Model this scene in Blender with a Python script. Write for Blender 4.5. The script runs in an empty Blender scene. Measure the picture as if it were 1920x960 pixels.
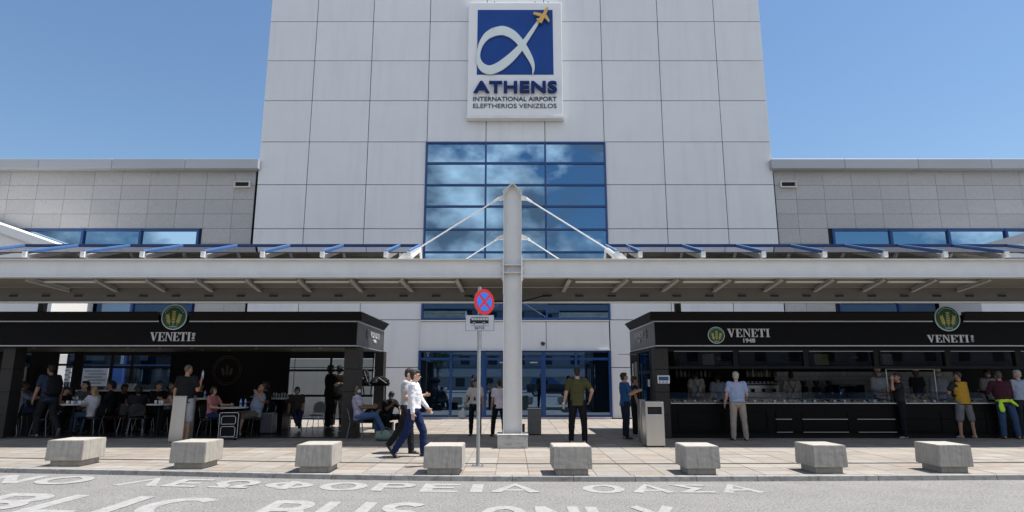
import bpy, bmesh, math, random
from math import sin, cos, pi, radians, sqrt, atan2
from mathutils import Vector, Matrix, Euler
import numpy as np

random.seed(7)
scene = bpy.context.scene
col = scene.collection

# ------------------------------------------------------------------ camera
FPX = 1174.0; TH = math.atan(230 / FPX); CAMZ = 1.64
cam = bpy.data.cameras.new('camera'); cam.sensor_width = 36; cam.lens = 36 * FPX / 1920
cam.clip_start = .1; cam.clip_end = 3000
camo = bpy.data.objects.new('camera', cam); col.objects.link(camo)
camo.location = (0, 0, CAMZ); camo.rotation_euler = (pi / 2 + TH, 0, 0)
scene.camera = camo
scene.render.resolution_x = 1024; scene.render.resolution_y = 512

# ------------------------------------------------------------------ light
SUN_TO = Vector((.40, .006, 1.0)).normalized()          # from the ground towards the sun
sun_el = math.asin(SUN_TO.z); sun_az = atan2(SUN_TO.x, SUN_TO.y)
sl = bpy.data.lights.new('sun', 'SUN'); sl.energy = 5.0; sl.angle = radians(.53); sl.color = (1, .955, .89)
so = bpy.data.objects.new('sun', sl); col.objects.link(so); so.location = (20, 5, 60)
so.rotation_euler = SUN_TO.to_track_quat('Z', 'Y').to_euler()
world = bpy.data.worlds.new('World'); scene.world = world; world.use_nodes = True
nt = world.node_tree; nt.nodes.clear()
def nd(t, typ, **kw):
    n = t.nodes.new(typ)
    for k, v in kw.items():
        if hasattr(n, k): setattr(n, k, v)
    return n
sky = nd(nt, 'ShaderNodeTexSky'); sky.sky_type = 'NISHITA'; sky.sun_disc = False
sky.sun_elevation = sun_el; sky.sun_rotation = sun_az; sky.air_density = 1.45; sky.dust_density = .55; sky.ozone_density = 7.5
tc = nd(nt, 'ShaderNodeTexCoord'); sep = nd(nt, 'ShaderNodeSeparateXYZ'); nt.links.new(tc.outputs['Generated'], sep.inputs[0])
# cumulus clouds drifting in the half of the sky that the facade glass mirrors
mp = nd(nt, 'ShaderNodeMapping'); mp.inputs['Scale'].default_value = (1, 1, 1.55); mp.inputs['Location'].default_value = (1.3, .7, .4)
nt.links.new(tc.outputs['Generated'], mp.inputs[0])
nz = nd(nt, 'ShaderNodeTexNoise'); nz.inputs['Scale'].default_value = 4.2; nz.inputs['Detail'].default_value = 12; nz.inputs['Roughness'].default_value = .58
nt.links.new(mp.outputs[0], nz.inputs['Vector'])
cr = nd(nt, 'ShaderNodeValToRGB'); cr.color_ramp.elements[0].position = .445; cr.color_ramp.elements[1].position = .54
nt.links.new(nz.outputs['Fac'], cr.inputs[0])
mk = nd(nt, 'ShaderNodeMapRange'); mk.inputs['From Min'].default_value = -.25; mk.inputs['From Max'].default_value = -.62
nt.links.new(sep.outputs['Y'], mk.inputs['Value'])
mu = nd(nt, 'ShaderNodeMath', operation='MULTIPLY'); nt.links.new(cr.outputs[0], mu.inputs[0]); nt.links.new(mk.outputs[0], mu.inputs[1])
nz2 = nd(nt, 'ShaderNodeTexNoise'); nz2.inputs['Scale'].default_value = 9; nz2.inputs['Detail'].default_value = 9; nt.links.new(mp.outputs[0], nz2.inputs['Vector'])
cc = nd(nt, 'ShaderNodeValToRGB'); cc.color_ramp.elements[0].position = .40; cc.color_ramp.elements[0].color = (2.6, 3.0, 3.7, 1)
cc.color_ramp.elements[1].position = .62; cc.color_ramp.elements[1].color = (15, 15, 15.4, 1); nt.links.new(nz2.outputs['Fac'], cc.inputs[0])
mx = nd(nt, 'ShaderNodeMix', data_type='RGBA'); nt.links.new(mu.outputs[0], mx.inputs[0]); nt.links.new(sky.outputs[0], mx.inputs[6]); nt.links.new(cc.outputs[0], mx.inputs[7])
bg = nd(nt, 'ShaderNodeBackground'); bg.inputs[1].default_value = .083; nt.links.new(mx.outputs[2], bg.inputs[0])
wo = nd(nt, 'ShaderNodeOutputWorld'); nt.links.new(bg.outputs[0], wo.inputs[0])
vs = scene.view_settings; vs.view_transform = 'Standard'; vs.look = 'None'; vs.exposure = 0.66; vs.gamma = 1.0
scene.cycles.max_bounces = 7; scene.cycles.diffuse_bounces = 2; scene.cycles.glossy_bounces = 4
scene.cycles.transmission_bounces = 4; scene.cycles.transparent_max_bounces = 12
scene.cycles.caustics_reflective = False; scene.cycles.caustics_refractive = False

# ------------------------------------------------------------------ placing by the photograph's survey
CT, ST = cos(TH), sin(TH)
def P(px, py, Y):
    """point on the vertical plane Y seen at photograph position (px, py)"""
    dx = (px - 960) / FPX; dy = (480 - py) / FPX
    yd = CT - dy * ST; zd = ST + dy * CT
    return Vector((dx / yd * Y, Y, CAMZ + zd / yd * Y))
PZ = .08
def G(px, py, z=PZ):
    dx = (px - 960) / FPX; dy = (480 - py) / FPX
    yd = CT - dy * ST; zd = ST + dy * CT; Y = (z - CAMZ) / zd * yd
    return Vector((dx / yd * Y, Y, z))

# ------------------------------------------------------------------ mesh builder
class MB:
    def __init__(s): s.v = []; s.f = []
    def add(s, vs, fs):
        b = len(s.v); s.v += [tuple(v) for v in vs]; s.f += [tuple(b + i for i in f) for f in fs]; return s
    def box(s, x0, x1, y0, y1, z0, z1):
        s.add([(x0,y0,z0),(x1,y0,z0),(x1,y1,z0),(x0,y1,z0),(x0,y0,z1),(x1,y0,z1),(x1,y1,z1),(x0,y1,z1)],
              [(3,2,1,0),(4,5,6,7),(0,1,5,4),(1,2,6,5),(2,3,7,6),(3,0,4,7)]); return s
    def cbox(s, c, d): return s.box(c[0]-d[0]/2,c[0]+d[0]/2,c[1]-d[1]/2,c[1]+d[1]/2,c[2]-d[2]/2,c[2]+d[2]/2)
    def hexa(s, b, t):      # bottom quad, top quad (both counter-clockwise from above)
        s.add(list(b) + list(t), [(3,2,1,0),(4,5,6,7),(0,1,5,4),(1,2,6,5),(2,3,7,6),(3,0,4,7)]); return s
    def bar(s, a, b, w, h, up=(0,0,1)):   # rectangular bar from a to b
        a = Vector(a); b = Vector(b); d = (b-a).normalized(); u = Vector(up)
        sd = d.cross(u).normalized()*w/2; u = sd.cross(d).normalized()*h/2
        s.add([a-sd-u,a+sd-u,a+sd+u,a-sd+u,b-sd-u,b+sd-u,b+sd+u,b-sd+u],
              [(0,1,2,3),(7,6,5,4),(1,0,4,5),(2,1,5,6),(3,2,6,7),(0,3,7,4)]); return s
    def tube(s, pts, r, n=8, closed=False, caps=True):
        pts = [Vector(p) for p in pts]; m = len(pts); base = len(s.v); rr = r if isinstance(r, (list, tuple)) else [r]*m
        prev = None
        for i, p in enumerate(pts):
            if closed: d = pts[(i+1) % m]-pts[i-1]
            else: d = pts[min(i+1,m-1)]-pts[max(i-1,0)]
            d.normalize()
            if prev is None: u = d.orthogonal().normalized()
            else:
                u = prev - d*prev.dot(d)
                u = u.normalized() if u.length > 1e-6 else d.orthogonal().normalized()
            prev = u; w = d.cross(u)
            for k in range(n):
                a = 2*pi*k/n; s.v.append(tuple(p + (u*cos(a)+w*sin(a))*rr[i]))
        for i in range(m if closed else m-1):
            j = (i+1) % m
            for k in range(n):
                k2 = (k+1) % n; s.f.append((base+i*n+k, base+i*n+k2, base+j*n+k2, base+j*n+k))
        if caps and not closed:
            s.f.append(tuple(base+k for k in range(n-1,-1,-1))); s.f.append(tuple(base+(m-1)*n+k for k in range(n)))
        return s
    def lathe(s, prof, c=(0,0,0), n=16, cap=True):
        b = len(s.v)
        for r, z in prof:
            for k in range(n): a = 2*pi*k/n; s.v.append((c[0]+r*cos(a), c[1]+r*sin(a), c[2]+z))
        for i in range(len(prof)-1):
            for k in range(n):
                k2 = (k+1) % n; s.f.append((b+i*n+k, b+i*n+k2, b+(i+1)*n+k2, b+(i+1)*n+k))
        if cap:
            s.f.append(tuple(b+k for k in range(n-1,-1,-1))); s.f.append(tuple(b+(len(prof)-1)*n+k for k in range(n)))
        return s
    def prism(s, poly, ax, depth):  # poly list of 3D points (planar), extruded by vector ax*depth
        n = len(poly); d = Vector(ax)*depth; p2 = [Vector(p)+d for p in poly]
        s.add([Vector(p) for p in poly]+p2, [tuple(range(n)), tuple(range(2*n-1, n-1, -1))] + [((i+1) % n, i, n+i, n+(i+1) % n) for i in range(n)]); return s
    def sphere(s, c, r, n=10, m=7):
        r = (r,r,r) if not isinstance(r,(tuple,list)) else r
        b = len(s.v); s.v.append((c[0],c[1],c[2]+r[2]))
        for i in range(1,m):
            t = pi*i/m
            for k in range(n): a = 2*pi*k/n; s.v.append((c[0]+r[0]*sin(t)*cos(a), c[1]+r[1]*sin(t)*sin(a), c[2]+r[2]*cos(t)))
        s.v.append((c[0],c[1],c[2]-r[2])); e = len(s.v)-1
        for k in range(n): s.f.append((b, b+1+k, b+1+(k+1) % n)); s.f.append((e, b+1+(m-2)*n+(k+1) % n, b+1+(m-2)*n+k))
        for i in range(m-2):
            for k in range(n): k2 = (k+1) % n; s.f.append((b+1+i*n+k, b+1+(i+1)*n+k, b+1+(i+1)*n+k2, b+1+i*n+k2))
        return s
    def mesh(s, name, smooth=False, fixn=True, off=None):
        me = bpy.data.meshes.new(name)
        v = s.v if off is None else [(x-off[0], y-off[1], z-off[2]) for x, y, z in s.v]
        me.from_pydata(v, [], s.f)
        if fixn:
            bm = bmesh.new(); bm.from_mesh(me); bmesh.ops.recalc_face_normals(bm, faces=bm.faces); bm.to_mesh(me); bm.free()
        if smooth:
            me.polygons.foreach_set('use_smooth', [True]*len(me.polygons))
            me.set_sharp_from_angle(angle=radians(40))
        me.update(); return me

def link(o, parent=None):
    col.objects.link(o)
    if parent is not None: o.parent = parent
    return o
def tag(o, label=None, cat=None, group=None, kind=None):
    if label: o['label'] = label
    if cat: o['category'] = cat
    if group: o['group'] = group
    if kind: o['kind'] = kind
    return o
def thing(name, label, cat, loc=(0,0,0), rz=0, group=None):
    o = bpy.data.objects.new(name, None); o.empty_display_size = .1; link(o)
    o.location = loc; o.rotation_euler = (0,0,rz); return tag(o, label, cat, group)
def put(name, mb, mat, parent=None, smooth=False, label=None, bevel=0, local=False, kind=None):
    """one mesh object; world coordinates are turned into the parent's unless local"""
    off = None
    if parent is not None and not local: off = origin_of(parent)
    me = mb.mesh(name, smooth, off=off); me.materials.append(mat)
    o = bpy.data.objects.new(name, me); link(o, parent)
    if bevel:
        b = o.modifiers.new('bevel','BEVEL'); b.width = bevel; b.segments = 2; b.limit_method = 'ANGLE'; b.angle_limit = radians(40)
    if label: o['label'] = label
    if kind: o['kind'] = kind
    return o
def origin_of(o):
    v = Vector((0,0,0))
    while o is not None: v = v + o.location; o = o.parent
    return v
_bc = {}
def piece(name, parent, c, d, mat, bev=.006, rot=None, label=None):
    """a box piece (world centre, size) whose mesh is shared among alike sizes"""
    k = (round(d[0],3), round(d[1],3), round(d[2],3), mat.name, bev)
    if k not in _bc:
        m = MB().cbox((0,0,0), d); me = m.mesh(name, fixn=False)
        if bev:
            bm = bmesh.new(); bm.from_mesh(me)
            bmesh.ops.bevel(bm, geom=[e for e in bm.edges if min(e.calc_length(), 9) > 0 and abs(e.verts[0].co.y + e.verts[1].co.y + d[1]) < 1e-5] if d[1] < min(d[0], d[2]) else list(bm.edges), offset=bev, segments=1, affect='EDGES')
            bm.to_mesh(me); bm.free()
        me.materials.append(mat); _bc[k] = me
    o = bpy.data.objects.new(name, _bc[k]); link(o, parent)
    o.location = Vector(c) - (origin_of(parent) if parent is not None else Vector())
    if rot: o.rotation_euler = rot
    if label: o['label'] = label
    return o
def clone(o, parent=None):
    c = o.copy(); col.objects.link(c); c.parent = parent
    for ch in list(o.children): clone(ch, c)
    return c

# ------------------------------------------------------------------ materials
_mats = {}
def M(name, colr, rough=.6, metal=0, noise=0, nscale=6, bump=0, bscale=40, vary=0, stretch=(1,1,1), spec=None, coat=0, dark=None, coords='Object'):
    """principled material with noise in colour, fine relief and a small variation from object to object"""
    if name in _mats: return _mats[name]
    m = bpy.data.materials.new(name); m.use_nodes = True; t = m.node_tree; b = t.nodes['Principled BSDF']
    b.inputs['Roughness'].default_value = rough; b.inputs['Metallic'].default_value = metal
    if spec is not None: b.inputs['Specular IOR Level'].default_value = spec
    if coat: b.inputs['Coat Weight'].default_value = coat
    c4 = (*colr, 1); b.inputs['Base Color'].default_value = c4
    tcn = nd(t, 'ShaderNodeTexCoord'); mpn = nd(t, 'ShaderNodeMapping'); mpn.inputs['Scale'].default_value = stretch
    t.links.new(tcn.outputs[coords], mpn.inputs[0]); last = None
    oi = nd(t, 'ShaderNodeObjectInfo')
    if vary:   # shift the pattern from piece to piece
        cx = nd(t, 'ShaderNodeCombineXYZ'); sc = nd(t, 'ShaderNodeMath', operation='MULTIPLY'); sc.inputs[1].default_value = 37
        t.links.new(oi.outputs['Random'], sc.inputs[0]); t.links.new(sc.outputs[0], cx.inputs[0]); t.links.new(sc.outputs[0], cx.inputs[2])
        t.links.new(cx.outputs[0], mpn.inputs['Location'])
    if noise:
        n = nd(t, 'ShaderNodeTexNoise'); n.inputs['Scale'].default_value = nscale; n.inputs['Detail'].default_value = 8; n.inputs['Roughness'].default_value = .6
        t.links.new(mpn.outputs[0], n.inputs['Vector'])
        r = nd(t, 'ShaderNodeMapRange'); r.inputs['From Min'].default_value = .3; r.inputs['From Max'].default_value = .7
        r.inputs['To Min'].default_value = 1-noise; r.inputs['To Max'].default_value = 1+noise; t.links.new(n.outputs['Fac'], r.inputs['Value'])
        last = r.outputs[0]
    if vary:
        r2 = nd(t, 'ShaderNodeMapRange'); r2.inputs['To Min'].default_value = 1-vary; r2.inputs['To Max'].default_value = 1+vary
        t.links.new(oi.outputs['Random'], r2.inputs['Value'])
        if last is not None:
            mm = nd(t, 'ShaderNodeMath', operation='MULTIPLY'); t.links.new(last, mm.inputs[0]); t.links.new(r2.outputs[0], mm.inputs[1]); last = mm.outputs[0]
        else: last = r2.outputs[0]
    if last is not None:
        hs = nd(t, 'ShaderNodeHueSaturation'); hs.inputs['Color'].default_value = c4; t.links.new(last, hs.inputs['Value']); t.links.new(hs.outputs[0], b.inputs['Base Color'])
    if bump:
        n = nd(t, 'ShaderNodeTexNoise'); n.inputs['Scale'].default_value = bscale; n.inputs['Detail'].default_value = 5; t.links.new(mpn.outputs[0], n.inputs['Vector'])
        bp = nd(t, 'ShaderNodeBump'); bp.inputs['Strength'].default_value = bump; bp.inputs['Distance'].default_value = .02
        t.links.new(n.outputs['Fac'], bp.inputs['Height']); t.links.new(bp.outputs[0], b.inputs['Normal'])
    _mats[name] = m; return m
def stain(m, colr, lo, hi, scale, stretch=(1,1,1), detail=6, amount=1.0, rough=.6):
    """lay dirt of a colour over a material where a noise is high"""
    t = m.node_tree; b = t.nodes['Principled BSDF']; inp = b.inputs['Base Color']
    tcn = nd(t, 'ShaderNodeTexCoord'); mpn = nd(t, 'ShaderNodeMapping'); mpn.inputs['Scale'].default_value = stretch
    oi = nd(t, 'ShaderNodeObjectInfo'); va = nd(t, 'ShaderNodeVectorMath', operation='ADD')
    t.links.new(tcn.outputs['Object'], mpn.inputs[0]); t.links.new(mpn.outputs[0], va.inputs[0]); t.links.new(oi.outputs['Location'], va.inputs[1])
    n = nd(t, 'ShaderNodeTexNoise'); n.inputs['Scale'].default_value = scale; n.inputs['Detail'].default_value = detail; n.inputs['Roughness'].default_value = rough
    t.links.new(va.outputs[0], n.inputs['Vector'])
    r = nd(t, 'ShaderNodeMapRange'); r.inputs['From Min'].default_value = lo; r.inputs['From Max'].default_value = hi; r.inputs['To Max'].default_value = amount
    t.links.new(n.outputs['Fac'], r.inputs['Value'])
    x = nd(t, 'ShaderNodeMix', data_type='RGBA'); t.links.new(r.outputs[0], x.inputs[0])
    if inp.links: t.links.new(inp.links[0].from_socket, x.inputs[6])
    else: x.inputs[6].default_value = inp.default_value
    x.inputs[7].default_value = (*colr, 1); t.links.new(x.outputs[2], inp); return m
def glass(name, tint, base, refl=.6, rough=.01, see=0.0, wob=0):
    """window glass: a tinted mirror layer over a dark body or over clear see-through"""
    if name in _mats: return _mats[name]
    m = bpy.data.materials.new(name); m.use_nodes = True; t = m.node_tree; t.nodes.clear()
    g = nd(t, 'ShaderNodeBsdfGlossy'); g.inputs['Color'].default_value = (*tint, 1); g.inputs['Roughness'].default_value = rough
    lw0 = nd(t, 'ShaderNodeLayerWeight'); lw = nd(t, 'ShaderNodeMath', operation='POWER'); lw.inputs[1].default_value = 4; t.links.new(lw0.outputs['Facing'], lw.inputs[0])
    ad = nd(t, 'ShaderNodeMath', operation='ADD', use_clamp=True); ad.inputs[1].default_value = refl; t.links.new(lw.outputs[0], ad.inputs[0])
    if see > 0:
        base_n = nd(t, 'ShaderNodeBsdfTransparent'); base_n.inputs['Color'].default_value = (*base, 1)
    else:
        base_n = nd(t, 'ShaderNodeBsdfDiffuse'); base_n.inputs['Color'].default_value = (*base, 1)
    mxs = nd(t, 'ShaderNodeMixShader'); t.links.new(ad.outputs[0], mxs.inputs[0]); t.links.new(base_n.outputs[0], mxs.inputs[1]); t.links.new(g.outputs[0], mxs.inputs[2])
    if wob:
        tcn = nd(t, 'ShaderNodeTexCoord'); n = nd(t, 'ShaderNodeTexNoise'); n.inputs['Scale'].default_value = .5; n.inputs['Detail'].default_value = 1
        t.links.new(tcn.outputs['Object'], n.inputs['Vector']); bp = nd(t, 'ShaderNodeBump'); bp.inputs['Strength'].default_value = wob; bp.inputs['Distance'].default_value = .02
        t.links.new(n.outputs['Fac'], bp.inputs['Height']); t.links.new(bp.outputs[0], g.inputs['Normal'])
    o = nd(t, 'ShaderNodeOutputMaterial'); t.links.new(mxs.outputs[0], o.inputs[0]); _mats[name] = m; return m

m_panel = M('pale grey cladding', (.71,.72,.73), .42, 0, .025, .9, vary=.02)
stain(m_panel, (.60,.61,.62), .5, .75, 1.6, (1.6,1,.12), amount=.5)
stain(m_panel, (.5,.5,.49), .66, .76, 1.1, (2.5,1,.2), amount=.35)
m_joint = M('dark joint backing', (.03,.03,.035), .9)
m_gran = M('grey granite', (.42,.415,.41), .55, 0, .15, 26, .12, 160, vary=.06)
stain(m_gran, (.2,.2,.2), .66, .72, 2.2, amount=.3)
m_cop = M('grey metal coping', (.40,.41,.43), .4, .1, .03, .8, vary=.05)
m_blue = M('blue frame paint', (.010,.055,.20), .35, 0, .05, 3)
m_bluel = M('light blue frame paint', (.08,.19,.42), .35, 0, .05, 3)
m_steel = M('light grey painted steel', (.74,.735,.71), .42, 0, .05, 2.2)
stain(m_steel, (.58,.56,.5), .56, .75, 1.4, (1,1,.35), amount=.4)
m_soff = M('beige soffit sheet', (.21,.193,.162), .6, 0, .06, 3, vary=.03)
m_galv = M('galvanised steel', (.42,.43,.43), .42, .75, .12, 12)
m_inox = M('brushed stainless steel', (.56,.55,.52), .3, .85, .06, 3, stretch=(1,1,.1))
m_white = M('white paint', (.8,.8,.8), .45, 0, .02, 2)
m_wgrey = M('warm white cladding', (.78,.77,.75), .5, 0, .02, 2)
m_blackp = M('black satin panel', (.0035,.0035,.0037), .45, 0, .15, 3, spec=.12)
m_blackf = M('black frame', (.006,.006,.006), .5, spec=.2)
m_trim = M('aluminium strip', (.6,.6,.6), .3, .7)
m_cold = M('brown stone panel', (.022,.019,.017), .6, 0, .15, 8, vary=.1)
m_kfloor = M('dark kiosk floor', (.03,.028,.027), .25, 0, .1, 5)
m_ksoff = M('warm ceiling board', (.13,.118,.1), .6, 0, .05, 3)
m_conc = M('weathered concrete', (.38,.355,.315), .85, 0, .10, 9, .12, 90, vary=.05)
stain(m_conc, (.17,.16,.145), .46, .68, 6, (4,4,.35), amount=.45)
stain(m_conc, (.55,.53,.49), .58, .7, 9, (3,3,.6), amount=.5)
stain(m_conc, (.15,.14,.13), .68, .72, 11, amount=.6)
m_kerb = M('kerb concrete', (.27,.265,.253), .85, 0, .12, 7, .3, 60, vary=.07)
stain(m_kerb, (.12,.115,.11), .5, .7, 9, amount=.7)
m_marb = M('veined grey marble', (.45,.445,.43), .45, 0, .08, 5)
stain(m_marb, (.25,.25,.26), .53, .6, 6, (1,1,3), amount=.6)
m_slabs = [M('beige paving stone', (.275,.242,.207), .7, 0, .12, 5, .15, 70, vary=.05),
           M('pinkish paving stone', (.262,.218,.182), .7, 0, .12, 5, .15, 70, vary=.05),
           M('greyish paving stone', (.25,.234,.21), .7, 0, .12, 5, .15, 70, vary=.05),
           M('pale paving stone', (.305,.278,.246), .7, 0, .10, 5, .15, 70, vary=.05)]
for _m in m_slabs:
    stain(_m, (.16,.132,.105), .45, .72, 2.1, (.45,3.6,1), amount=.6)
    stain(_m, (.34,.325,.30), .52, .75, 3.1, (.6,4.5,1), amount=.5)
    stain(_m, (.07,.06,.055), .72, .75, 9, amount=.5)
m_grout = M('pavement bedding', (.17,.155,.135), .9, 0, .2, 9)
m_asph = M('worn asphalt', (.185,.179,.171), .9, 0, .12, 1.2, .8, 42)
stain(m_asph, (.10,.097,.095), .62, .70, 2.3, (1,2.2,1), amount=.5)
stain(m_asph, (.30,.292,.282), .53, .60, 42, (1,.6,1), amount=.7, detail=3)
stain(m_asph, (.05,.048,.046), .58, .64, 30, (1,.6,1), amount=.7, detail=3)
stain(m_asph, (.045,.043,.04), .70, .73, 4.5, (1,2.5,1), amount=.8, detail=4)
m_mark = M('worn road paint', (.32,.318,.31), .75, 0, .06, 6, .2, 60)
stain(m_mark, (.21,.205,.2), .47, .60, 7, amount=.85, detail=10, rough=.85)
stain(m_mark, (.22,.215,.21), .60, .66, 60, amount=.7, detail=2)
g_sky = glass('blue mirror glass', (.27,.45,.62), (.004,.016,.045), .62)
g_door = glass('dark entrance glass', (.28,.42,.6), (.004,.01,.018), .50)
g_low = glass('dark blue window glass', (.26,.42,.66), (.003,.01,.022), .42)
g_clear = glass('clear pane', (.85,.9,.95), (.78,.8,.82), .03, see=1)
g_tint = glass('tinted roof pane', (.66,.65,.70), (.5,.48,.52), .55, see=1)
g_frost = glass('dusty pane', (.8,.8,.8), (.62,.64,.62), .02, .02, see=1)

# ------------------------------------------------------------------ text
def text_mesh(body, size=1, bold=0.0, depth=.01, spacing=1.0, mat=None, name='lettering'):
    """lettering as a real mesh in the local xz plane, facing -y; returned centred on its width with z from 0"""
    c = bpy.data.curves.new('t', 'FONT'); c.body = body; c.size = size; c.offset = bold; c.extrude = depth/2; c.space_character = spacing
    c.resolution_u = 4
    o = bpy.data.objects.new('t', c); col.objects.link(o)
    me = bpy.data.meshes.new_from_object(o.evaluated_get(bpy.context.evaluated_depsgraph_get()))
    bpy.data.objects.remove(o); me.transform(Matrix.Rotation(pi/2, 4, 'X'))
    xs = [v.co.x for v in me.vertices]; zs = [v.co.z for v in me.vertices]
    me.transform(Matrix.Translation((-(min(xs)+max(xs))/2, 0, -min(zs)))); me.name = name
    return me, max(xs)-min(xs), max(zs)-min(zs)
def text_obj(name, body, parent, c, width, height, mat, bold=0.0, depth=.01, spacing=1.0, rz=0, label=None):
    """text fitted to a width and height, its bottom centre at world c"""
    me, w, h = text_mesh(body, 1, bold, depth, spacing, name=name)
    sx = width/w if width else height/h; sz = height/h
    me.transform(Matrix.Diagonal((sx, 1, sz, 1))); me.materials.append(mat)
    o = bpy.data.objects.new(name, me); link(o, parent)
    o.location = Vector(c) - (origin_of(parent) if parent is not None else Vector()); o.rotation_euler = (0,0,rz)
    if label: o['label'] = label
    return o
# heavy roman capitals, drawn on a 1-high grid: lists of convex pieces
SERIF = {
 'V': (.98, [[(0,1),(.40,1),(.40,.95),(0,.95)], [(.07,.95),(.33,.95),(.60,.22),(.50,0),(.45,0)], [(.62,1),(.98,1),(.98,.95),(.62,.95)], [(.76,.95),(.86,.95),(.56,0),(.50,0),(.54,.16)]]),
 'E': (.82, [[(0,1),(.78,1),(.78,.95),(0,.95)], [(.1,.95),(.34,.95),(.34,.05),(.1,.05)], [(0,.05),(.82,.05),(.82,0),(0,0)], [(.60,.95),(.78,.95),(.78,.72),(.74,.72)], [(.62,.05),(.82,.05),(.82,.30),(.78,.30)], [(.34,.53),(.60,.53),(.60,.47),(.34,.47)], [(.55,.66),(.60,.66),(.60,.34),(.55,.34)]]),
 'N': (.98, [[(0,1),(.30,1),(.30,.95),(0,.95)], [(.12,.95),(.20,.95),(.20,.05),(.12,.05)], [(.02,.05),(.32,.05),(.32,0),(.02,0)], [(.12,1),(.36,1),(.88,.12),(.88,0),(.80,0)], [(.66,1),(.98,1),(.98,.95),(.66,.95)], [(.80,.95),(.88,.95),(.88,.05),(.80,.05)]]),
 'T': (.88, [[(0,1),(.88,1),(.88,.94),(0,.94)], [(.32,.94),(.56,.94),(.56,.05),(.32,.05)], [(.18,.05),(.70,.05),(.70,0),(.18,0)], [(0,.94),(.14,.94),(.05,.70),(0,.70)], [(.74,.94),(.88,.94),(.88,.70),(.83,.70)]]),
 'I': (.50, [[(0,1),(.50,1),(.50,.95),(0,.95)], [(.13,.95),(.37,.95),(.37,.05),(.13,.05)], [(0,.05),(.50,.05),(.50,0),(0,0)]]),
}
def serif_word(name, word, parent, c, width, height, mat, depth=.02, rz=0):
    x = 0; mb = MB()
    for ch in word:
        w, polys = SERIF[ch]
        for i, p in enumerate(polys): mb.prism([Vector((x+a, i*.002, b)) for a, b in p], (0,1,0), depth)
        x += w + .07
    tot = x-.07; sx = width/tot
    mb.v = [((a-tot/2)*sx, b-depth, z*height) for a, b, z in mb.v]
    o = put(name, mb, mat, parent, local=True)
    o.location = Vector(c) - origin_of(parent); o.rotation_euler = (0,0,rz); return o
# ================================================================== ground
def interp(x, pts):
    if x <= pts[0][0]: return pts[0][1]
    for (a, b), (c, d) in zip(pts, pts[1:]):
        if x <= c:
            t = (x-a)/(c-a); return b + (d-b)*t
    return pts[-1][1]
_kp = [(px, py) for px, py in ((0,887),(150,889),(300,892.5),(450,895.5),(600,899),(780,902),(960,903.5),(1200,903.5),(1400,903),(1650,901.5),(1920,900))]
KP = []
for px, py in _kp:
    g = G(px, py, 0); KP.append((g.x, g.y))
KP = [(-30, KP[0][1]+3.2)] + KP + [(30, KP[-1][1]+.9)]
def kerb_y(x):      # smoothed line of the kerb's foot
    return sum(interp(x+d, KP) for d in (-1.2,-.6,0,.6,1.2))/5
K0 = kerb_y(0.6)
def bend(x, y):     # paving follows the curving kerb and straightens out towards the building
    t = max(0, min(1, (16.5-y)/5.5)); return y + (kerb_y(x)-K0)*t

road = MB(); xs = [-70,-30]+[i*.5 for i in range(-40,41)]+[30,70]
for i in range(len(xs)-1):
    a, b = xs[i], xs[i+1]
    road.add([(a,-60,0),(b,-60,0),(b,kerb_y(b)+.05,0),(a,kerb_y(a)+.05,0)], [(0,1,2,3)])
tag(put('road', road, m_asph), kind='structure')
ter = MB().add([(-900,-900,-.06),(900,-900,-.06),(900,900,-.06),(-900,900,-.06)], [(0,1,2,3)])
tag(put('ground', ter, M('dry earth', (.28,.24,.19), .95, 0, .2, .2)), kind='structure')

pave = thing('pavement', None, None); tag(pave, kind='structure')
bed = MB()
for i in range(len(xs)-1):
    a, b = xs[i], xs[i+1]
    bed.add([(a,kerb_y(a)+.11,PZ-.012),(b,kerb_y(b)+.11,PZ-.012),(b,27,PZ-.012),(a,27,PZ-.012)], [(0,1,2,3)])
put('paving_bed', bed, m_grout, pave)
# kerb stones
kerb = thing('kerb', None, None); tag(kerb, kind='structure')
x = -20.0
while x < 20:
    x2 = x + 1.0; g = .003; a, b = x+g, x2-g
    m = MB()
    ya, yb = kerb_y(a), kerb_y(b)
    m.hexa([(a,ya,-.05),(b,yb,-.05),(b,yb+.14,-.05),(a,ya+.14,-.05)], [(a,ya+.012,PZ+.001),(b,yb+.012,PZ+.001),(b,yb+.14,PZ+.001),(a,ya+.14,PZ+.001)])
    o = put('kerb_stone', m, m_kerb, kerb, bevel=.008); x = x2
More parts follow.
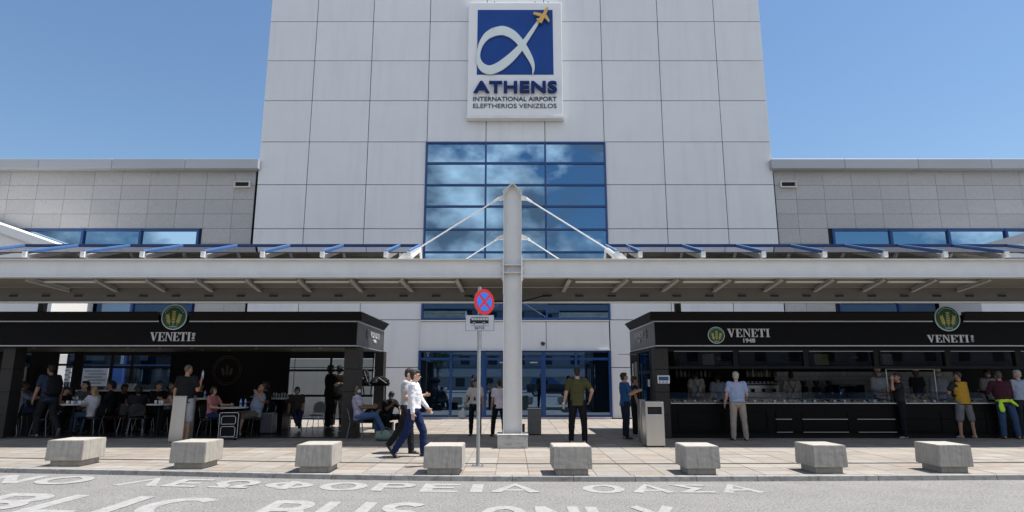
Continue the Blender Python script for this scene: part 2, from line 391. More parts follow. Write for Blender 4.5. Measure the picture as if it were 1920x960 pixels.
# paving slabs: individually laid near the viewer, one joined sheet farther off
def slab_geo(mb, x0, x1, y0, y1, dz):
    p = [(x0,y0),(x1,y0),(x1,y1),(x0,y1)]; z = PZ+dz; q = [(a, bend(a,b)) for a, b in p]
    mb.add([(a,b,PZ-.03) for a,b in q]+[(a,b,z) for a,b in q], [(4,5,6,7),(0,1,5,4),(1,2,6,5),(2,3,7,6),(3,0,4,7)])
rows = []; y = K0+.15
ysl = [.40, .42, .42, .09]
k = 0
while y < 25.4:
    if k == 3: d = .13        # drain channel
    elif k < 7: d = .45
    else: d = .56
    rows.append((y, min(y+d, 25.45), k == 3)); y += d; k += 1
far = [MB() for _ in m_slabs]; count = 0; rs = random.Random(3)
for ri, (y0, y1, drain) in enumerate(rows):
    if drain:
        m = MB(); n = 60
        for i in range(n):
            a = -18+36*i/n+.004; b = -18+36*(i+1)/n-.004
            for (u, v, dz) in ((y0+.008,y0+.030,.002),(y0+.040,y0+.090,-.004),(y0+.100,y1-.008,.002)): slab_geo(m, a, b, u, v, dz)
        put('drain_channel', m, M('drain steel', (.16,.17,.175), .4, .6, .1, 5), pave); continue
    ym = (y0+y1)/2; half = 960/FPX*ym+1.2; g = .006
    w = .56; n = int(half/w)+1
    for i in range(-n, n):
        mi = rs.choices(range(4), (5,3,3,3))[0]; x0 = i*w+.28
        dz = rs.uniform(-.0015,.0015)
        if count < 300:
            mb = MB(); slab_geo(mb, x0+g, x0+w-g, y0+g, y1-g, dz); put('paving_slab', mb, m_slabs[mi], pave); count += 1
        else: slab_geo(far[mi], x0+g, x0+w-g, y0+g, y1-g, dz)
for mb, mt in zip(far, m_slabs): put('paving_slab_field', mb, mt, pave, kind='stuff')

# road lettering: stencil strokes on a grid 1 high
def arc(cx_, cy_, rx, ry, a0, a1, n=12): return [(cx_+rx*cos(radians(a0+(a1-a0)*k/n)), cy_+ry*sin(radians(a0+(a1-a0)*k/n))) for k in range(n+1)]
STROKES = {
 'M': (.74, [[(.07,0),(.07,1)],[(.07,.98),(.37,.35),(.67,.98)],[(.67,0),(.67,1)]]), 'N': (.68, [[(.07,0),(.07,1)],[(.07,.98),(.61,.02)],[(.61,0),(.61,1)]]),
 'O': (.74, [arc(.37,.5,.30,.43,90,450,24)]), 'L': (.6, [[(.07,1),(.07,.07),(.6,.07)]]), 'Y': (.66, [[(.04,1),(.33,.48),(.62,1)],[(.33,.5),(.33,0)]]),
 'Λ': (.68, [[(.03,0),(.34,.97),(.65,0)]]), 'A': (.68, [[(.03,0),(.34,.97),(.65,0)],[(.15,.30),(.53,.30)]]), 'E': (.6, [[(.58,.93),(.07,.93),(.07,.07),(.58,.07)],[(.07,.5),(.5,.5)]]),
 'Ω': (.72, [[(.02,.07),(.25,.07)]+[(.25,.14)]+arc(.36,.6,.28,.33,235,-55,16)+[(.47,.14),(.47,.07),(.70,.07)]]), 'Φ': (.78, [arc(.39,.5,.31,.30,90,450,24),[(.39,0),(.39,1)]]),
 'P': (.62, [[(.07,0),(.07,.93)]+[(.3,.93)]+arc(.32,.70,.23,.23,85,-85,8)+[(.10,.47)]]), 'I': (.2, [[(.1,0),(.1,1)]]),
 'Σ': (.64, [[(.62,.93),(.08,.93),(.38,.5),(.08,.07),(.62,.07)]]), 'U': (.68, [[(.07,1),(.07,.36)]+arc(.34,.34,.27,.27,180,360,12)+[(.61,.36),(.61,1)]]),
 'C': (.68, [arc(.37,.5,.30,.43,48,312,18)]), 'S': (.62, [arc(.31,.72,.23,.21,30,250,10)+arc(.31,.28,.24,.21,70,-150,10)]),
 'B': (.64, [[(.07,.07),(.07,.93),(.34,.93)]+arc(.36,.72,.20,.21,85,-85,8)+[(.10,.51)],[(.34,.51)]+arc(.36,.29,.22,.22,85,-85,8)+[(.07,.07)]]),
}
for k_, v_ in (('Μ','M'),('Ο','O'),('Ν','N'),('Ε','E'),('Ρ','P'),('Ι','I'),('Α','A')): STROKES[k_] = STROKES[v_]
def road_mesh(body, name, wd=.185):
    mb = MB(); x = 0; lay = 0
    for ch in body:
        w, sts = STROKES[ch]
        for st in sts:
            n = len(st); closed = math.dist(st[0], st[-1]) < 1e-4; L = []; R = []; off = .003*(lay % 2); lay += 1
            for i, p in enumerate(st):
                pa = st[i-1] if i > 0 else (st[-2] if closed else None); pb = st[i+1] if i < n-1 else (st[1] if closed else None)
                d1 = Vector((p[0]-pa[0], p[1]-pa[1])).normalized() if pa else None; d2 = Vector((pb[0]-p[0], pb[1]-p[1])).normalized() if pb else None
                d1 = d1 or d2; d2 = d2 or d1
                n1 = Vector((-d1.y, d1.x)); n2 = Vector((-d2.y, d2.x)); nn = (n1+n2).normalized(); k_ = min(1/max(nn.dot(n1), .4), 1.7)
                hwx = wd/2*k_
                zz_ = off+i*.00012
                L.append((x+p[0]+nn.x*hwx, zz_, p[1]+nn.y*hwx)); R.append((x+p[0]-nn.x*hwx, zz_, p[1]-nn.y*hwx))
            mb.add(L+R, [(i, i+1, n+i+1, n+i) for i in range(n-1)])
        x += w+.17
    xs_ = [v[0] for v in mb.v]; zs_ = [v[2] for v in mb.v]; w = max(xs_)-min(xs_); h = max(zs_)-min(zs_)
    mb.v = [(v[0]-(min(xs_)+max(xs_))/2, v[1], v[2]-min(zs_)) for v in mb.v]
    return mb.mesh(name, fixn=False), w, h
def road_text(body, pxl, pxr, ytop, ybot, name, spacing=1.05, bold=.03):
    me, w, h = road_mesh(body, name)
    pm = (pxl+pxr)/2
    yt = G(pm, ytop, 0).y; yb = G(pm, ybot, 0).y; ends_ = []
    for px in (pxl, pxr):
        X = 0
        for _ in range(12):
            Y = (yb+yt)/2 + kerb_y(X)-K0; X = (px-960)/FPX*(Y*CT-CAMZ*ST)
        ends_.append(Vector((X, 0, 0)))
    gl, gr = ends_
    bm = bmesh.new(); bm.from_mesh(me)
    bmesh.ops.triangulate(bm, faces=bm.faces)
    for v in bm.verts:
        u = v.co.x/w+.5; t = v.co.z/h
        X = gl.x+(gr.x-gl.x)*u; Y = yb+(yt-yb)*t
        v.co = Vector((X, Y + (kerb_y(X)-K0), .004+v.co.y))
    bm.to_mesh(me); bm.free(); me.materials.append(m_mark)
    bm = bmesh.new(); bm.from_mesh(me)
    bmesh.ops.reverse_faces(bm, faces=[f for f in bm.faces if f.normal.z < 0]); bm.to_mesh(me); bm.free()
    o = bpy.data.objects.new(name, me); link(o); return o
tag(road_text('ΜΟΝΟ', -220, 168, 907.5, 926, 'road_marking'), 'worn white Greek road lettering at the left edge of the road', 'road marking', 'white words painted on the road', 'structure')
tag(road_text('ΛΕΩΦΟΡΕΙΑ', 236, 1012, 907, 924.5, 'road_marking'), 'long white Greek word painted on the road below the kerb', 'road marking', 'white words painted on the road', 'structure')
tag(road_text('ΟΑΣΑ', 1092, 1420, 908, 925, 'road_marking'), 'short white Greek word painted on the right of the road', 'road marking', 'white words painted on the road', 'structure')
tag(road_text('PUBLIC', -290, 380, 944, 984, 'road_marking', bold=.035), 'large white word PUBLIC painted at the bottom left', 'road marking', 'white words painted on the road', 'structure')
tag(road_text('BUS', 488, 798, 945, 985, 'road_marking', bold=.035), 'large white word BUS painted at the bottom middle', 'road marking', 'white words painted on the road', 'structure')
tag(road_text('ONLY', 898, 1282, 949, 989, 'road_marking', bold=.035), 'large white word ONLY painted right of the middle', 'road marking', 'white words painted on the road', 'structure')

# ================================================================== tower of the terminal
YT = 25.5
tower = thing('terminal_tower', 'tall pale grey panelled terminal block with a blue window wall', 'building', (0, YT, 0))
XL, XR = -10.82, 11.12
cxs = [XL,-8.72,-6.2,-3.66,-1.12,1.42,3.97,6.51,9.05,XR]
zr = [.10,2.08,3.99,5.90,7.80,9.72,11.64,13.54,15.43,17.33,19.23,21.13,23.0]
put('tower_core', MB().box(XL+.04, XR-.04, YT+.06, YT+16, 0, 22.98), m_joint, tower)
def open_at(i, j):   # window wall and entrance take the middle three bays
    if i in (3,4,5):
        return True if zr[j] < 11.6 else False
    return False
rp = random.Random(5)
for i in range(9):
    for j in range(len(zr)-1):
        if open_at(i, j): continue
        x0, x1, z0, z1 = cxs[i]+.014, cxs[i+1]-.014, zr[j]+.014, zr[j+1]-.014
        if i == 0: x0 += 0
        o = piece('cladding_panel', tower, ((x0+x1)/2, YT+.03+rp.uniform(-.002,.002), (z0+z1)/2), (x1-x0, .06, z1-z0), m_panel, .003)
        o.rotation_euler = (rp.uniform(-.002,.002), 0, rp.uniform(-.002,.002))
# sides of the tower
for sx, xx in ((-1, XL), (1, XR)):
    for j in range(len(zr)-1):
        for k in range(6):
            y0 = YT+.07+k*2.6
            piece('cladding_panel', tower, (xx-sx*.02, y0+1.3, (zr[j]+zr[j+1])/2), (.04, 2.57, zr[j+1]-zr[j]-.03), m_panel, 0)
# window wall
WX = [-3.66,-1.12,1.42,3.97]; WZ0, WZ1 = 4.0, 11.60
mull = [11.60,10.68,9.71,8.77,7.77,6.80,5.84,4.92,4.04]
for i in range(3):
    for a, b in zip(mull, mull[1:]):
        if b > 5.5 or b < 4.2 or True:
            gmat = g_sky if b > 5.3 else g_low
            o = piece('window_pane', tower, ((WX[i]+WX[i+1])/2, YT+.045, (a+b)/2), (WX[i+1]-WX[i]-.06, .012, a-b-.06), gmat, 0)
            o.rotation_euler = (rp.uniform(-.004,.004), 0, rp.uniform(-.004,.004))
for xx in WX: piece('mullion', tower, (xx, YT+.0, (WZ0+WZ1)/2), (.075, .12, WZ1-WZ0), m_blue, 0)
for zz in mull: 
    for i in range(3): piece('transom', tower, ((WX[i]+WX[i+1])/2, YT+.01, zz), (WX[i+1]-WX[i]-.075, .09, .075), m_blue, 0)
# spandrel
zsa, zsb = P(960,603,YT).z, P(960,655,YT).z
spx = [P(788,630,YT).x, P(1000,630,YT).x-1.0, P(1022,630,YT).x, P(1142,630,YT).x]
spx = [spx[0], -1.25, 1.38, spx[3]]
for i in range(3): piece('spandrel_panel', tower, ((spx[i]+spx[i+1])/2, YT-.05, (zsa+zsb)/2), (spx[i+1]-spx[i]-.02, .1, zsa-zsb), m_panel, .006)
piece('drip_ledge', tower, ((spx[0]+spx[3])/2, YT-.07, zsa+.03), (spx[3]-spx[0], .2, .035), m_white, 0)
piece('drip_ledge', tower, ((spx[0]+spx[3])/2, YT-.07, zsb-.03), (spx[3]-spx[0], .2, .035), m_white, 0)
# entrance
E0, E1 = spx[0], spx[3]; zt = zsb-.05; zm = P(960,673,YT).z; zb = .13
piece('threshold', tower, ((E0+E1)/2, YT-.02, .115), (E1-E0, .24, .07), m_marb, .005)
xs_e = [E0, P(845,720,YT).x, P(906,720,YT).x, P(963,720,YT).x, P(1020,720,YT).x, P(1081,720,YT).x, E1]
for i in range(6):
    a, b = xs_e[i], xs_e[i+1]
    piece('transom_pane', tower, ((a+b)/2, YT+.05, (zt+zm)/2), (b-a-.05, .012, zt-zm-.05), g_door, 0)
    if i in (2,3):
        lf = piece('door_leaf', tower, ((a+b)/2, YT+.04, (zm+zb)/2), (b-a-.16, .02, zm-zb-.1), g_door, 0, label='glazed entrance door leaf')
        for dx in (-1,1): piece('door_stile', tower, ((a+b)/2+dx*((b-a)/2-.08), YT+.01, (zm+zb)/2), (.09, .06, zm-zb-.1), m_blue, 0)
        piece('door_handle', tower, (b-.16 if i == 2 else a+.16, YT-.03, 1.1), (.03,.05,.35), m_inox, .005)
        piece('door_closer', tower, ((a+b)/2+.2, YT-.03, zm-.14), (.3,.06,.05), m_trim, .005)
    else:
        piece('window_pane', tower, ((a+b)/2, YT+.05, (zm+zb)/2), (b-a-.05, .012, zm-zb-.05), g_door, 0)
for k, xx in enumerate(xs_e): piece('mullion', tower, (xx, YT, (zt+zb)/2), (.14 if k in (2,4) else .09, .13, zt-zb), m_blue, .004)
for i in range(6):
    a, b = xs_e[i], xs_e[i+1]
    for zz in (zt-.02, zm, zb+.05): piece('transom', tower, ((a+b)/2, YT+.012, zz), (b-a-.15, .1, .10), m_blue, 0)
# small plain cladding strips each side of the entrance
for a, b in ((-3.66, E0),):
    pass
for xa, xb in ((E0-.10, E0-.0), (E1, E1+.10)): pass
# panels filling between bay line and entrance frame
for z0, z1 in ((.13,2.08),(2.08,3.99)):
    if E0 > -3.66: piece('cladding_strip', tower, ((-3.66+E0)/2, YT+.03, (z0+z1)/2), (abs(E0+3.66)-.01, .05, z1-z0-.02), m_panel, 0)
cm = thing('security_camera', 'small dark dome camera on the spandrel above the entrance', 'camera', P(1018,644,YT-.16))
put('mount', MB().cbox((0,.04,.06),(.10,.10,.08)), m_steel, cm, local=True, bevel=.01)
put('dome', MB().sphere((0,0,0),.09), M('dark dome', (.02,.02,.02), .15), cm, local=True, smooth=True)

# ================================================================== stone wings
YW = 25.62
def wing(sgn, label):
    w = thing('terminal_wing', label, 'building', (sgn*17, YW, 0))
    xin = -10.95 if sgn < 0 else 11.20
    xout = sgn*33
    z_top, z_cb = 10.36, 10.36
    a, b = sorted((xin, xout))
    put('wing_core', MB().box(a+.1, b-.1, YW+.05, YW+14, 0, 10.5), m_joint, w)
    # coping lengths
    xs_c = [xin-sgn*.22]
    while abs(xs_c[-1]) < 30: xs_c.append(xs_c[-1]+sgn*3.1)
    for p, q in zip(xs_c, xs_c[1:]):
        p, q = sorted((p, q)); piece('coping', w, ((p+q)/2, YW-.14, 10.57), (q-p-.012, .5, .42), m_cop, .01)
    # granite slabs
    zz = [10.36-.63*k for k in range(17)]
    xj = [xin, xin+sgn*.88]
    while abs(xj[-1]) < 31.9: xj.append(xj[-1]+sgn*1.2)
    wa = P(372 if sgn < 0 else 1562, 440, YW).x
    wtop, wbot = 7.84, 6.0
    for p, q in zip(xj, xj[1:]):
        for k in range(16):
            z1, z0 = zz[k], zz[k+1]
            xc = (p+q)/2; zc = (z0+z1)/2
            inside = abs(xc) > abs(wa)-.2
            if inside and ((5.9 < zc < 7.9) or (zc < 5.3)): continue
            if z0 < 2.2: continue
            u, v = sorted((p, q))
            piece('granite_slab', w, (xc, YW+.02+rp.uniform(-.002,.002), zc), (v-u-.012, .04, z1-z0-.012), m_gran, 0)
    # strip windows: a high band and a band below the canopy
    xo = abs(wa)
    for (t, bt, gm) in ((7.82, 5.95, g_sky), (5.26, .2, g_low)):
        n = 8; step = 2.42
        for i in range(n):
            u = sgn*(xo+i*step); v = sgn*(xo+(i+1)*step); u, v = min(u,v), max(u,v)
            if t > 7:
                o = piece('window_pane', w, ((u+v)/2, YW+.03, (t+bt)/2), (v-u-.08, .012, t-bt-.1), gm, 0)
                o.rotation_euler = (0,0,rp.uniform(-.004,.004))
                piece('transom', w, ((u+v)/2, YW+.0, t-.05), (v-u-.1, .08, .1), m_blue, 0)
                piece('transom', w, ((u+v)/2, YW+.0, bt+.05), (v-u-.1, .08, .1), m_blue, 0)
            else:
                for z0, z1 in ((3.4,5.2),(2.2,3.3),(.2,2.1)):
                    piece('window_pane', w, ((u+v)/2, YW+.03, (z0+z1)/2), (v-u-.08, .012, z1-z0-.04), gm, 0)
                for z in (5.21, 3.35, 2.15): piece('transom', w, ((u+v)/2, YW+.0, z), (v-u-.1, .08, .1), m_blue, 0)
        for i in range(n+1): piece('mullion', w, (sgn*(xo+i*step), YW-.01, (t+bt)/2), (.1, .12, t-bt), m_blue, 0)
    # little scupper box under the coping
    cx = P(456 if sgn < 0 else 1476, 348, YW).x
    m = MB()
    for q in (.115,-.115): m.cbox((cx, YW-.08, 9.74+q), (.66, .2, .025))
    for s2 in (-1,1): m.cbox((cx+s2*.3175, YW-.08, 9.74), (.025, .2, .204))
    put('vent_box', m, m_steel, w)
    piece('vent_opening', w, (cx, YW-.012, 9.74), (.61, .03, .20), m_joint, 0)
    return w
wing(-1, 'grey granite wing with a strip of blue windows left of the tower')
wing(1, 'grey granite wing with a strip of blue windows right of the tower')

# white sloping porch roofs at both ends
def porch(sgn, label):
    Yp = 23.2
    # top edge falls towards the tower
    if sgn < 0: p0, p1 = P(-160,364,Yp), P(112,459,Yp)
    else: p0, p1 = P(2080,392,Yp), P(1825,463,Yp)
    t = thing('porch', label, 'building', (p1.x, Yp, 0))
    d = .32
    m = MB(); a, b = p0, p1
    if a.x > b.x: a, b = b, a
    m.prism([(a.x,Yp+.02,2.9),(b.x,Yp+.02,2.9),(b.x,Yp+.02,b.z-d),(a.x,Yp+.02,a.z-d)], (0,1,0), 2.3)
    put('porch_wall', m, m_wgrey if sgn < 0 else m_panel, t)
    m = MB(); m.prism([(a.x,Yp-.12,a.z-d),(b.x,Yp-.12,b.z-d),(b.x,Yp-.12,b.z),(a.x,Yp-.12,a.z)], (0,1,0), 2.4)
    put('porch_roof', m, m_wgrey if sgn < 0 else m_cop, t)
    xe = b.x if sgn < 0 else a.x
    put('porch_column', MB().box(xe-.3, xe+.3, Yp+.2, Yp+.8, 0.1, 2.9), m_wgrey, t)
porch(-1, 'white porch with a sloping roof edge at the far left')
porch(1, 'grey porch with a sloping roof edge at the far right')

# ================================================================== sign on the tower
YS = YT-.34
def S(zx, zy, y=YS): return P(840+zx/4.173, zy/4.173, y)
bo = thing('airport_sign', 'large white airport sign board with blue square emblem high on the tower', 'sign', (0, YT, 13.5))
c1, c2 = S(160,20), S(885,905)
cx0 = (S(150,900).x+S(163,25).x)/2; cx1 = (S(903,900).x+S(885,25).x)/2
put('board', MB().box(cx0, cx1, YS, YT-.02, c2.z, c1.z), m_white, bo, bevel=.02)
put('board_edge', MB().box(cx0-.03, cx1+.03, YS-.03, YT-.03, c2.z-.12, c2.z-.003), m_steel, bo)
# short hanger brackets above
for zx in (365, 682, 785): piece('hanger', bo, (S(zx,12).x, YS+.1, c1.z+.05), (.03,.03,.14), m_joint, 0)
m_sblue = M('emblem blue', (.004,.052,.25), .4, 0, .08, 1.2, spec=.25)
m_gold = M('gold plane', (.62,.38,.1), .35, .3, .08, 4)
m_rib = M('pale ribbon', (.66,.72,.7), .35, .1, .03, 3)
m_navy = M('navy lettering', (.005,.025,.13), .5, spec=.2)
bq = [S(225,583,YS-.02), S(826,583,YS-.02), S(818,77,YS-.02), S(233,77,YS-.02)]
put('blue_square', MB().prism(bq, (0,1,0), .018), m_sblue, bo)
def ribbon(pts, y, depth, mat, name, n=6):
    """flat ribbon of changing width through points (x, y, width) of the emblem drawing"""
    P3 = []
    for i in range(len(pts)-1):
        p0 = pts[max(i-1,0)]; p1 = pts[i]; p2 = pts[i+1]; p3 = pts[min(i+2,len(pts)-1)]
        for s in range(n):
            t = s/n; P3.append([.5*((2*p1[k])+(-p0[k]+p2[k])*t+(2*p0[k]-5*p1[k]+4*p2[k]-p3[k])*t*t+(-p0[k]+3*p1[k]-3*p2[k]+p3[k])*t**3) for k in range(3)])
    P3.append(list(pts[-1])); L = []; R = []
    for i, p in enumerate(P3):
        a = P3[max(i-1,0)]; b = P3[min(i+1,len(P3)-1)]; dx, dy = b[0]-a[0], b[1]-a[1]; l = math.hypot(dx,dy) or 1
        nx, ny = -dy/l, dx/l; w = max(p[2],1)/2
        L.append(S(p[0]+nx*w, p[1]+ny*w, y)); R.append(S(p[0]-nx*w, p[1]-ny*w, y))
    mb = MB(); k = len(L); D = Vector((0,depth,0))
    mb.add(L+R+[v+D for v in L]+[v+D for v in R], [(i,i+1,k+i+1,k+i) for i in range(k-1)]+[(2*k+i,3*k+i,3*k+i+1,2*k+i+1) for i in range(k-1)]
           +[(i,2*k+i,2*k+i+1,i+1) for i in range(k-1)]+[(k+i,k+i+1,3*k+i+1,3*k+i) for i in range(k-1)]+[(0,k,3*k,2*k),(k-1,3*k-1,4*k-1,2*k-1)])
    return put(name, mb, mat, bo)
ribbon([(712,160,20),(655,245,30),(600,325,38),(548,392,54),(478,462,66),(400,520,70),(330,545,68),(275,528,62),(243,480,40),(238,420,28),(258,345,36),(305,280,54),(365,246,66)], YS-.10, .06, m_rib, 'ribbon')
ribbon([(362,247,64),(430,238,70),(495,262,66),(545,305,58),(588,360,52),(625,420,46),(655,480,34),(668,530,20),(662,584,4)], YS-.104, .06, m_rib, 'ribbon')
def splane(pts, y, depth): return MB().prism([S(a,b,y) for a,b in pts], (0,1,0), depth)
pl = splane([(705,172),(735,178),(768,108),(788,60),(778,55),(765,60),(740,108),(705,150)], YS-.2, .05)
for q in ([(738,105),(672,92),(666,108),(722,128)], [(748,128),(772,112),(796,160),(788,172)], [(692,146),(704,140),(712,158),(698,158)], [(716,164),(736,160),(738,174),(722,178)]):
    k = splane(q, YS-.195, .04); pl.add(k.v, k.f)
put('gold_aeroplane', pl, m_gold, bo)
a, b = S(200,738), S(853,738); h = S(500,645).z-a.z
text_obj('headline_letters', 'ATHENS', bo, ((a.x+b.x)/2, YS-.12, a.z), b.x-a.x, h, m_navy, bold=.034, depth=.10, spacing=1.08)
a, b = S(196,793), S(850,793); h = S(500,758).z-a.z
text_obj('lettering', 'INTERNATIONAL AIRPORT', bo, ((a.x+b.x)/2, YS-.015, a.z), b.x-a.x, h, M('dark lettering', (.02,.025,.06), .5), bold=.012, depth=.02)
a, b = S(196,847), S(850,847); h = S(500,812).z-a.z
text_obj('lettering', 'ELEFTHERIOS VENIZELOS', bo, ((a.x+b.x)/2, YS-.015, a.z), b.x-a.x, h, M('charcoal lettering', (.05,.05,.06), .5), bold=.004, depth=.02)

# ================================================================== steel column with tie rods
YC = 15.15
sc = thing('steel_column', 'tall light grey H section column with pointed top on a marble base', 'column', (P(961,840,YC).x, YC, PZ))
cx = sc.location.x; hw = .222
ztop = P(961,345,YC-.1).z; zcap = P(961,362,YC-.1).z; zpd = .39
put('pedestal', MB().box(cx-.345, cx+.345, YC-.34, YC+.34, PZ, zpd-.03), m_marb, sc, bevel=.006)
put('pedestal_cap', MB().box(cx-.36, cx+.36, YC-.355, YC+.355, zpd-.028, zpd), m_marb, sc, bevel=.006)
put('web', MB().prism([(cx-hw+.016,YC-.01,zpd),(cx+hw-.016,YC-.01,zpd),(cx+hw-.016,YC-.01,zcap),(cx,YC-.01,ztop),(cx-hw+.016,YC-.01,zcap)], (0,1,0), .02), m_steel, sc)
for s in (-1,1):
    put('flange', MB().box(*sorted((cx+s*hw, cx+s*(hw-.016))), YC-.15, YC+.15, zpd, zcap), m_steel, sc)
    put('cap_plate', MB().hexa([(cx,YC-.17,ztop+.002),(cx,YC+.17,ztop+.002),(cx+s*(hw+.02),YC+.17,zcap),(cx+s*(hw+.02),YC-.17,zcap)],
                               [(cx,YC-.17,ztop+.025),(cx,YC+.17,ztop+.025),(cx+s*(hw+.02),YC+.17,zcap+.025),(cx+s*(hw+.02),YC-.17,zcap+.025)]), m_steel, sc)
for py in (497, 511): 
    z = P(961,py,YC-.1).z; put('stiffener', MB().box(cx-hw+.017, cx+hw-.017, YC-.14, YC-.011, z-.008, z+.008), m_steel, sc)
zb0, zb1 = P(961,521,YC).z, P(961,486.5,YC).z
for s in (-1,1):
    put('end_plate', MB().box(*sorted((cx+s*(hw+.001), cx+s*(hw+.022))), YC-.13, YC+.13, zb0-.09, zb1+.04), m_steel, sc)
    for k in range(4): put('bolt', MB().cbox((cx+s*(hw+.036), YC-.09, zb0-.05+k*(zb1-zb0+.06)/3), (.026,.03,.03)), m_galv, sc)
    # upper and lower lug and rod
    za = P(961,372,YC).z; zl = P(961,446,YC).z
    for (zz, x_, y_, z_, r, d) in ((za, P(961+s*196,478,YC+.05).x, YC+.05, P(961,478,YC+.05).z, .017, 0), (zl, P(961+s*100,494,16.6).x, 16.6, P(961,494,16.6).z, .014, .0)):
        A = Vector((cx+s*(hw+.12), YC+d, zz)); B = Vector((x_, y_, z_)); dr = (B-A).normalized()
        put('lug', MB().prism([(cx+s*hw,YC-.014,zz+.09),(cx+s*hw,YC-.014,zz-.05),(A.x+s*.03,YC-.014,zz-.05),(A.x+s*.03,YC-.014,zz+.03)], (0,1,0), .028), m_steel, sc)
        put('tie_rod', MB().tube([A, A+dr*.08, A+dr*.16, A+dr*.18, B-dr*.3, B-dr*.28, B], [.034,.03,.026,r,r,.026,.03], 8), m_steel, sc, smooth=True)

# ================================================================== walkway canopy, one each side of the column
YB = 16.1
def canopy(sgn, label):
    xi = cx+sgn*(hw+.024); xo = sgn*17.5
    t = thing('walkway_canopy', label, 'canopy', (xi, YC, 0)); a, b = sorted((xi, xo))
    fh = .022
    put('front_beam', MB().box(a, b, YC-.012, YC+.012, zb0+fh, zb1-fh), m_steel, t)
    put('beam_flange', MB().box(a, b, YC-.11, YC+.11, zb1-fh, zb1), m_steel, t)
    put('beam_flange', MB().box(a, b, YC-.11, YC+.11, zb0, zb0+fh), m_steel, t)
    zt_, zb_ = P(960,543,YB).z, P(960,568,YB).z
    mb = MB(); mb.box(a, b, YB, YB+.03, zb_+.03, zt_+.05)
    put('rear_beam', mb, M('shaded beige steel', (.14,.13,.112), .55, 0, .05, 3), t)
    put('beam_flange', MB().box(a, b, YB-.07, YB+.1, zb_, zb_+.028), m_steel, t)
    # slots in the rear beam, seen as dark louvred openings
    sx = 961-960
    px0 = 1208 if sgn > 0 else 147
    step = (61/FPX)*(YB*CT+(3.7-CAMZ)*ST)
    x = P(px0,556,YB).x; lst = []
    for k in range(-14, 15):
        xx = x+k*step
        if (xx-cx)*sgn > .6 and abs(xx) < 16.5: lst.append(xx)
    for xx in lst:
        z = P(960,554.5,YB).z
        piece('slot', t, (xx, YB-.006, z), (.215, .012, .058), m_joint, 0)
        piece('slot_hood', t, (xx, YB-.012, z+.036), (.24, .024, .008), m_soff, 0)
    # flat deck and soffit boards
    zs = 4.10
    ys = YC+.13
    n = 8
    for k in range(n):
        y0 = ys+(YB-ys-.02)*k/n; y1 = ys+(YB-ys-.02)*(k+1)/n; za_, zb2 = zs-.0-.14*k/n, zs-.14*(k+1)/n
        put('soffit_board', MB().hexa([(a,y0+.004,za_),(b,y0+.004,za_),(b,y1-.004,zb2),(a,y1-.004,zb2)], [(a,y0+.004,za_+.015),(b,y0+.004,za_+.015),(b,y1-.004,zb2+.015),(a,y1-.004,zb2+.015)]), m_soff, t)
    put('roof_deck', MB().box(a if sgn < 0 else cx, b if sgn > 0 else cx, ys, 18.65, zs+.03, zs+.09), m_steel, t)
    # rafters under the deck
    if sgn < 0: rr2 = [(55,130),(184,219),(279,309),(371,398),(465,488),(562,582),(660,678),(753,773),(857,868)]
    else: rr2 = [(1067,1056),(1174,1150),(1268,1242),(1365,1338),(1462,1433),(1557,1527),(1652,1618),(1749,1710),(1850,1795)]
    rx = [q[0] for q in rr2]
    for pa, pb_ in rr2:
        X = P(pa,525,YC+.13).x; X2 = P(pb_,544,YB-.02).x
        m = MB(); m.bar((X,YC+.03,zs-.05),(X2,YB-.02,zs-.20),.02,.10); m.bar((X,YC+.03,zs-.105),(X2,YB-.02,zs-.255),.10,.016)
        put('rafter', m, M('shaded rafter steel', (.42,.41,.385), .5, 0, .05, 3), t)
    # long white strip lights between the rafters
    for p, q in zip(rx, rx[1:]):
        A, B = P(p,528,YC+.4).x+.16, P(q,528,YC+.4).x-.06
        if B-A > .6 and abs(A) > 1.0: put('strip_light', MB().box(A, B, YC+.36, YC+.44, zs-.10, zs-.055), m_white, t)
    # glazed roof light standing on the beam
    if sgn < 0: bx = [-64,48,157,268,382,493,605,724]; end = 767
    else: bx = [1200,1318,1431,1545,1659,1771,1886,2000]; end = 1157
    y0, y1 = YC+.02, 16.95
    z0, z1 = P(960,473,y0).z, P(960,461.5,y1).z
    ends = [P(p,473,y0).x for p in bx]+[P(end,478,y0).x]
    ends.sort()
    nrm = Vector((0,-(z1-z0),(y1-y0))).normalized()
    for p, q in zip(ends, ends[1:]):
        if q-p < .3: pass
        m = MB(); m.hexa([(p+.05,y0+.03,z0),(q-.05,y0+.03,z0),(q-.05,y1,z1),(p+.05,y1,z1)], [(p+.05,y0+.03,z0+.015),(q-.05,y0+.03,z0+.015),(q-.05,y1,z1+.015),(p+.05,y1,z1+.015)])
        put('roof_pane', m, g_tint, t)
        put('pane_edge', MB().box(p+.05, q-.05, y0+.0, y0+.03, z0-.015, z0+.005), M('dark pane edge', (.03,.035,.05), .5), t)
    for e in ends:
        put('glazing_bar', MB().bar((e,y0,z0+.035),(e,y1,z1+.035),.05,.045), m_bluel, t)
        put('bar_foot', MB().box(e-.05, e+.05, y0-.05, y0+.07, z0-.13, z0+.012), m_steel, t)
        m = MB(); m.bar((e,y0+.1,z0-.10),(e,y1,z1-.08),.04,.14); m.bar((e,y1,z1-.05),(e,y1+.9,zs+.12),.05,.08)
        put('rib', m, m_steel, t)
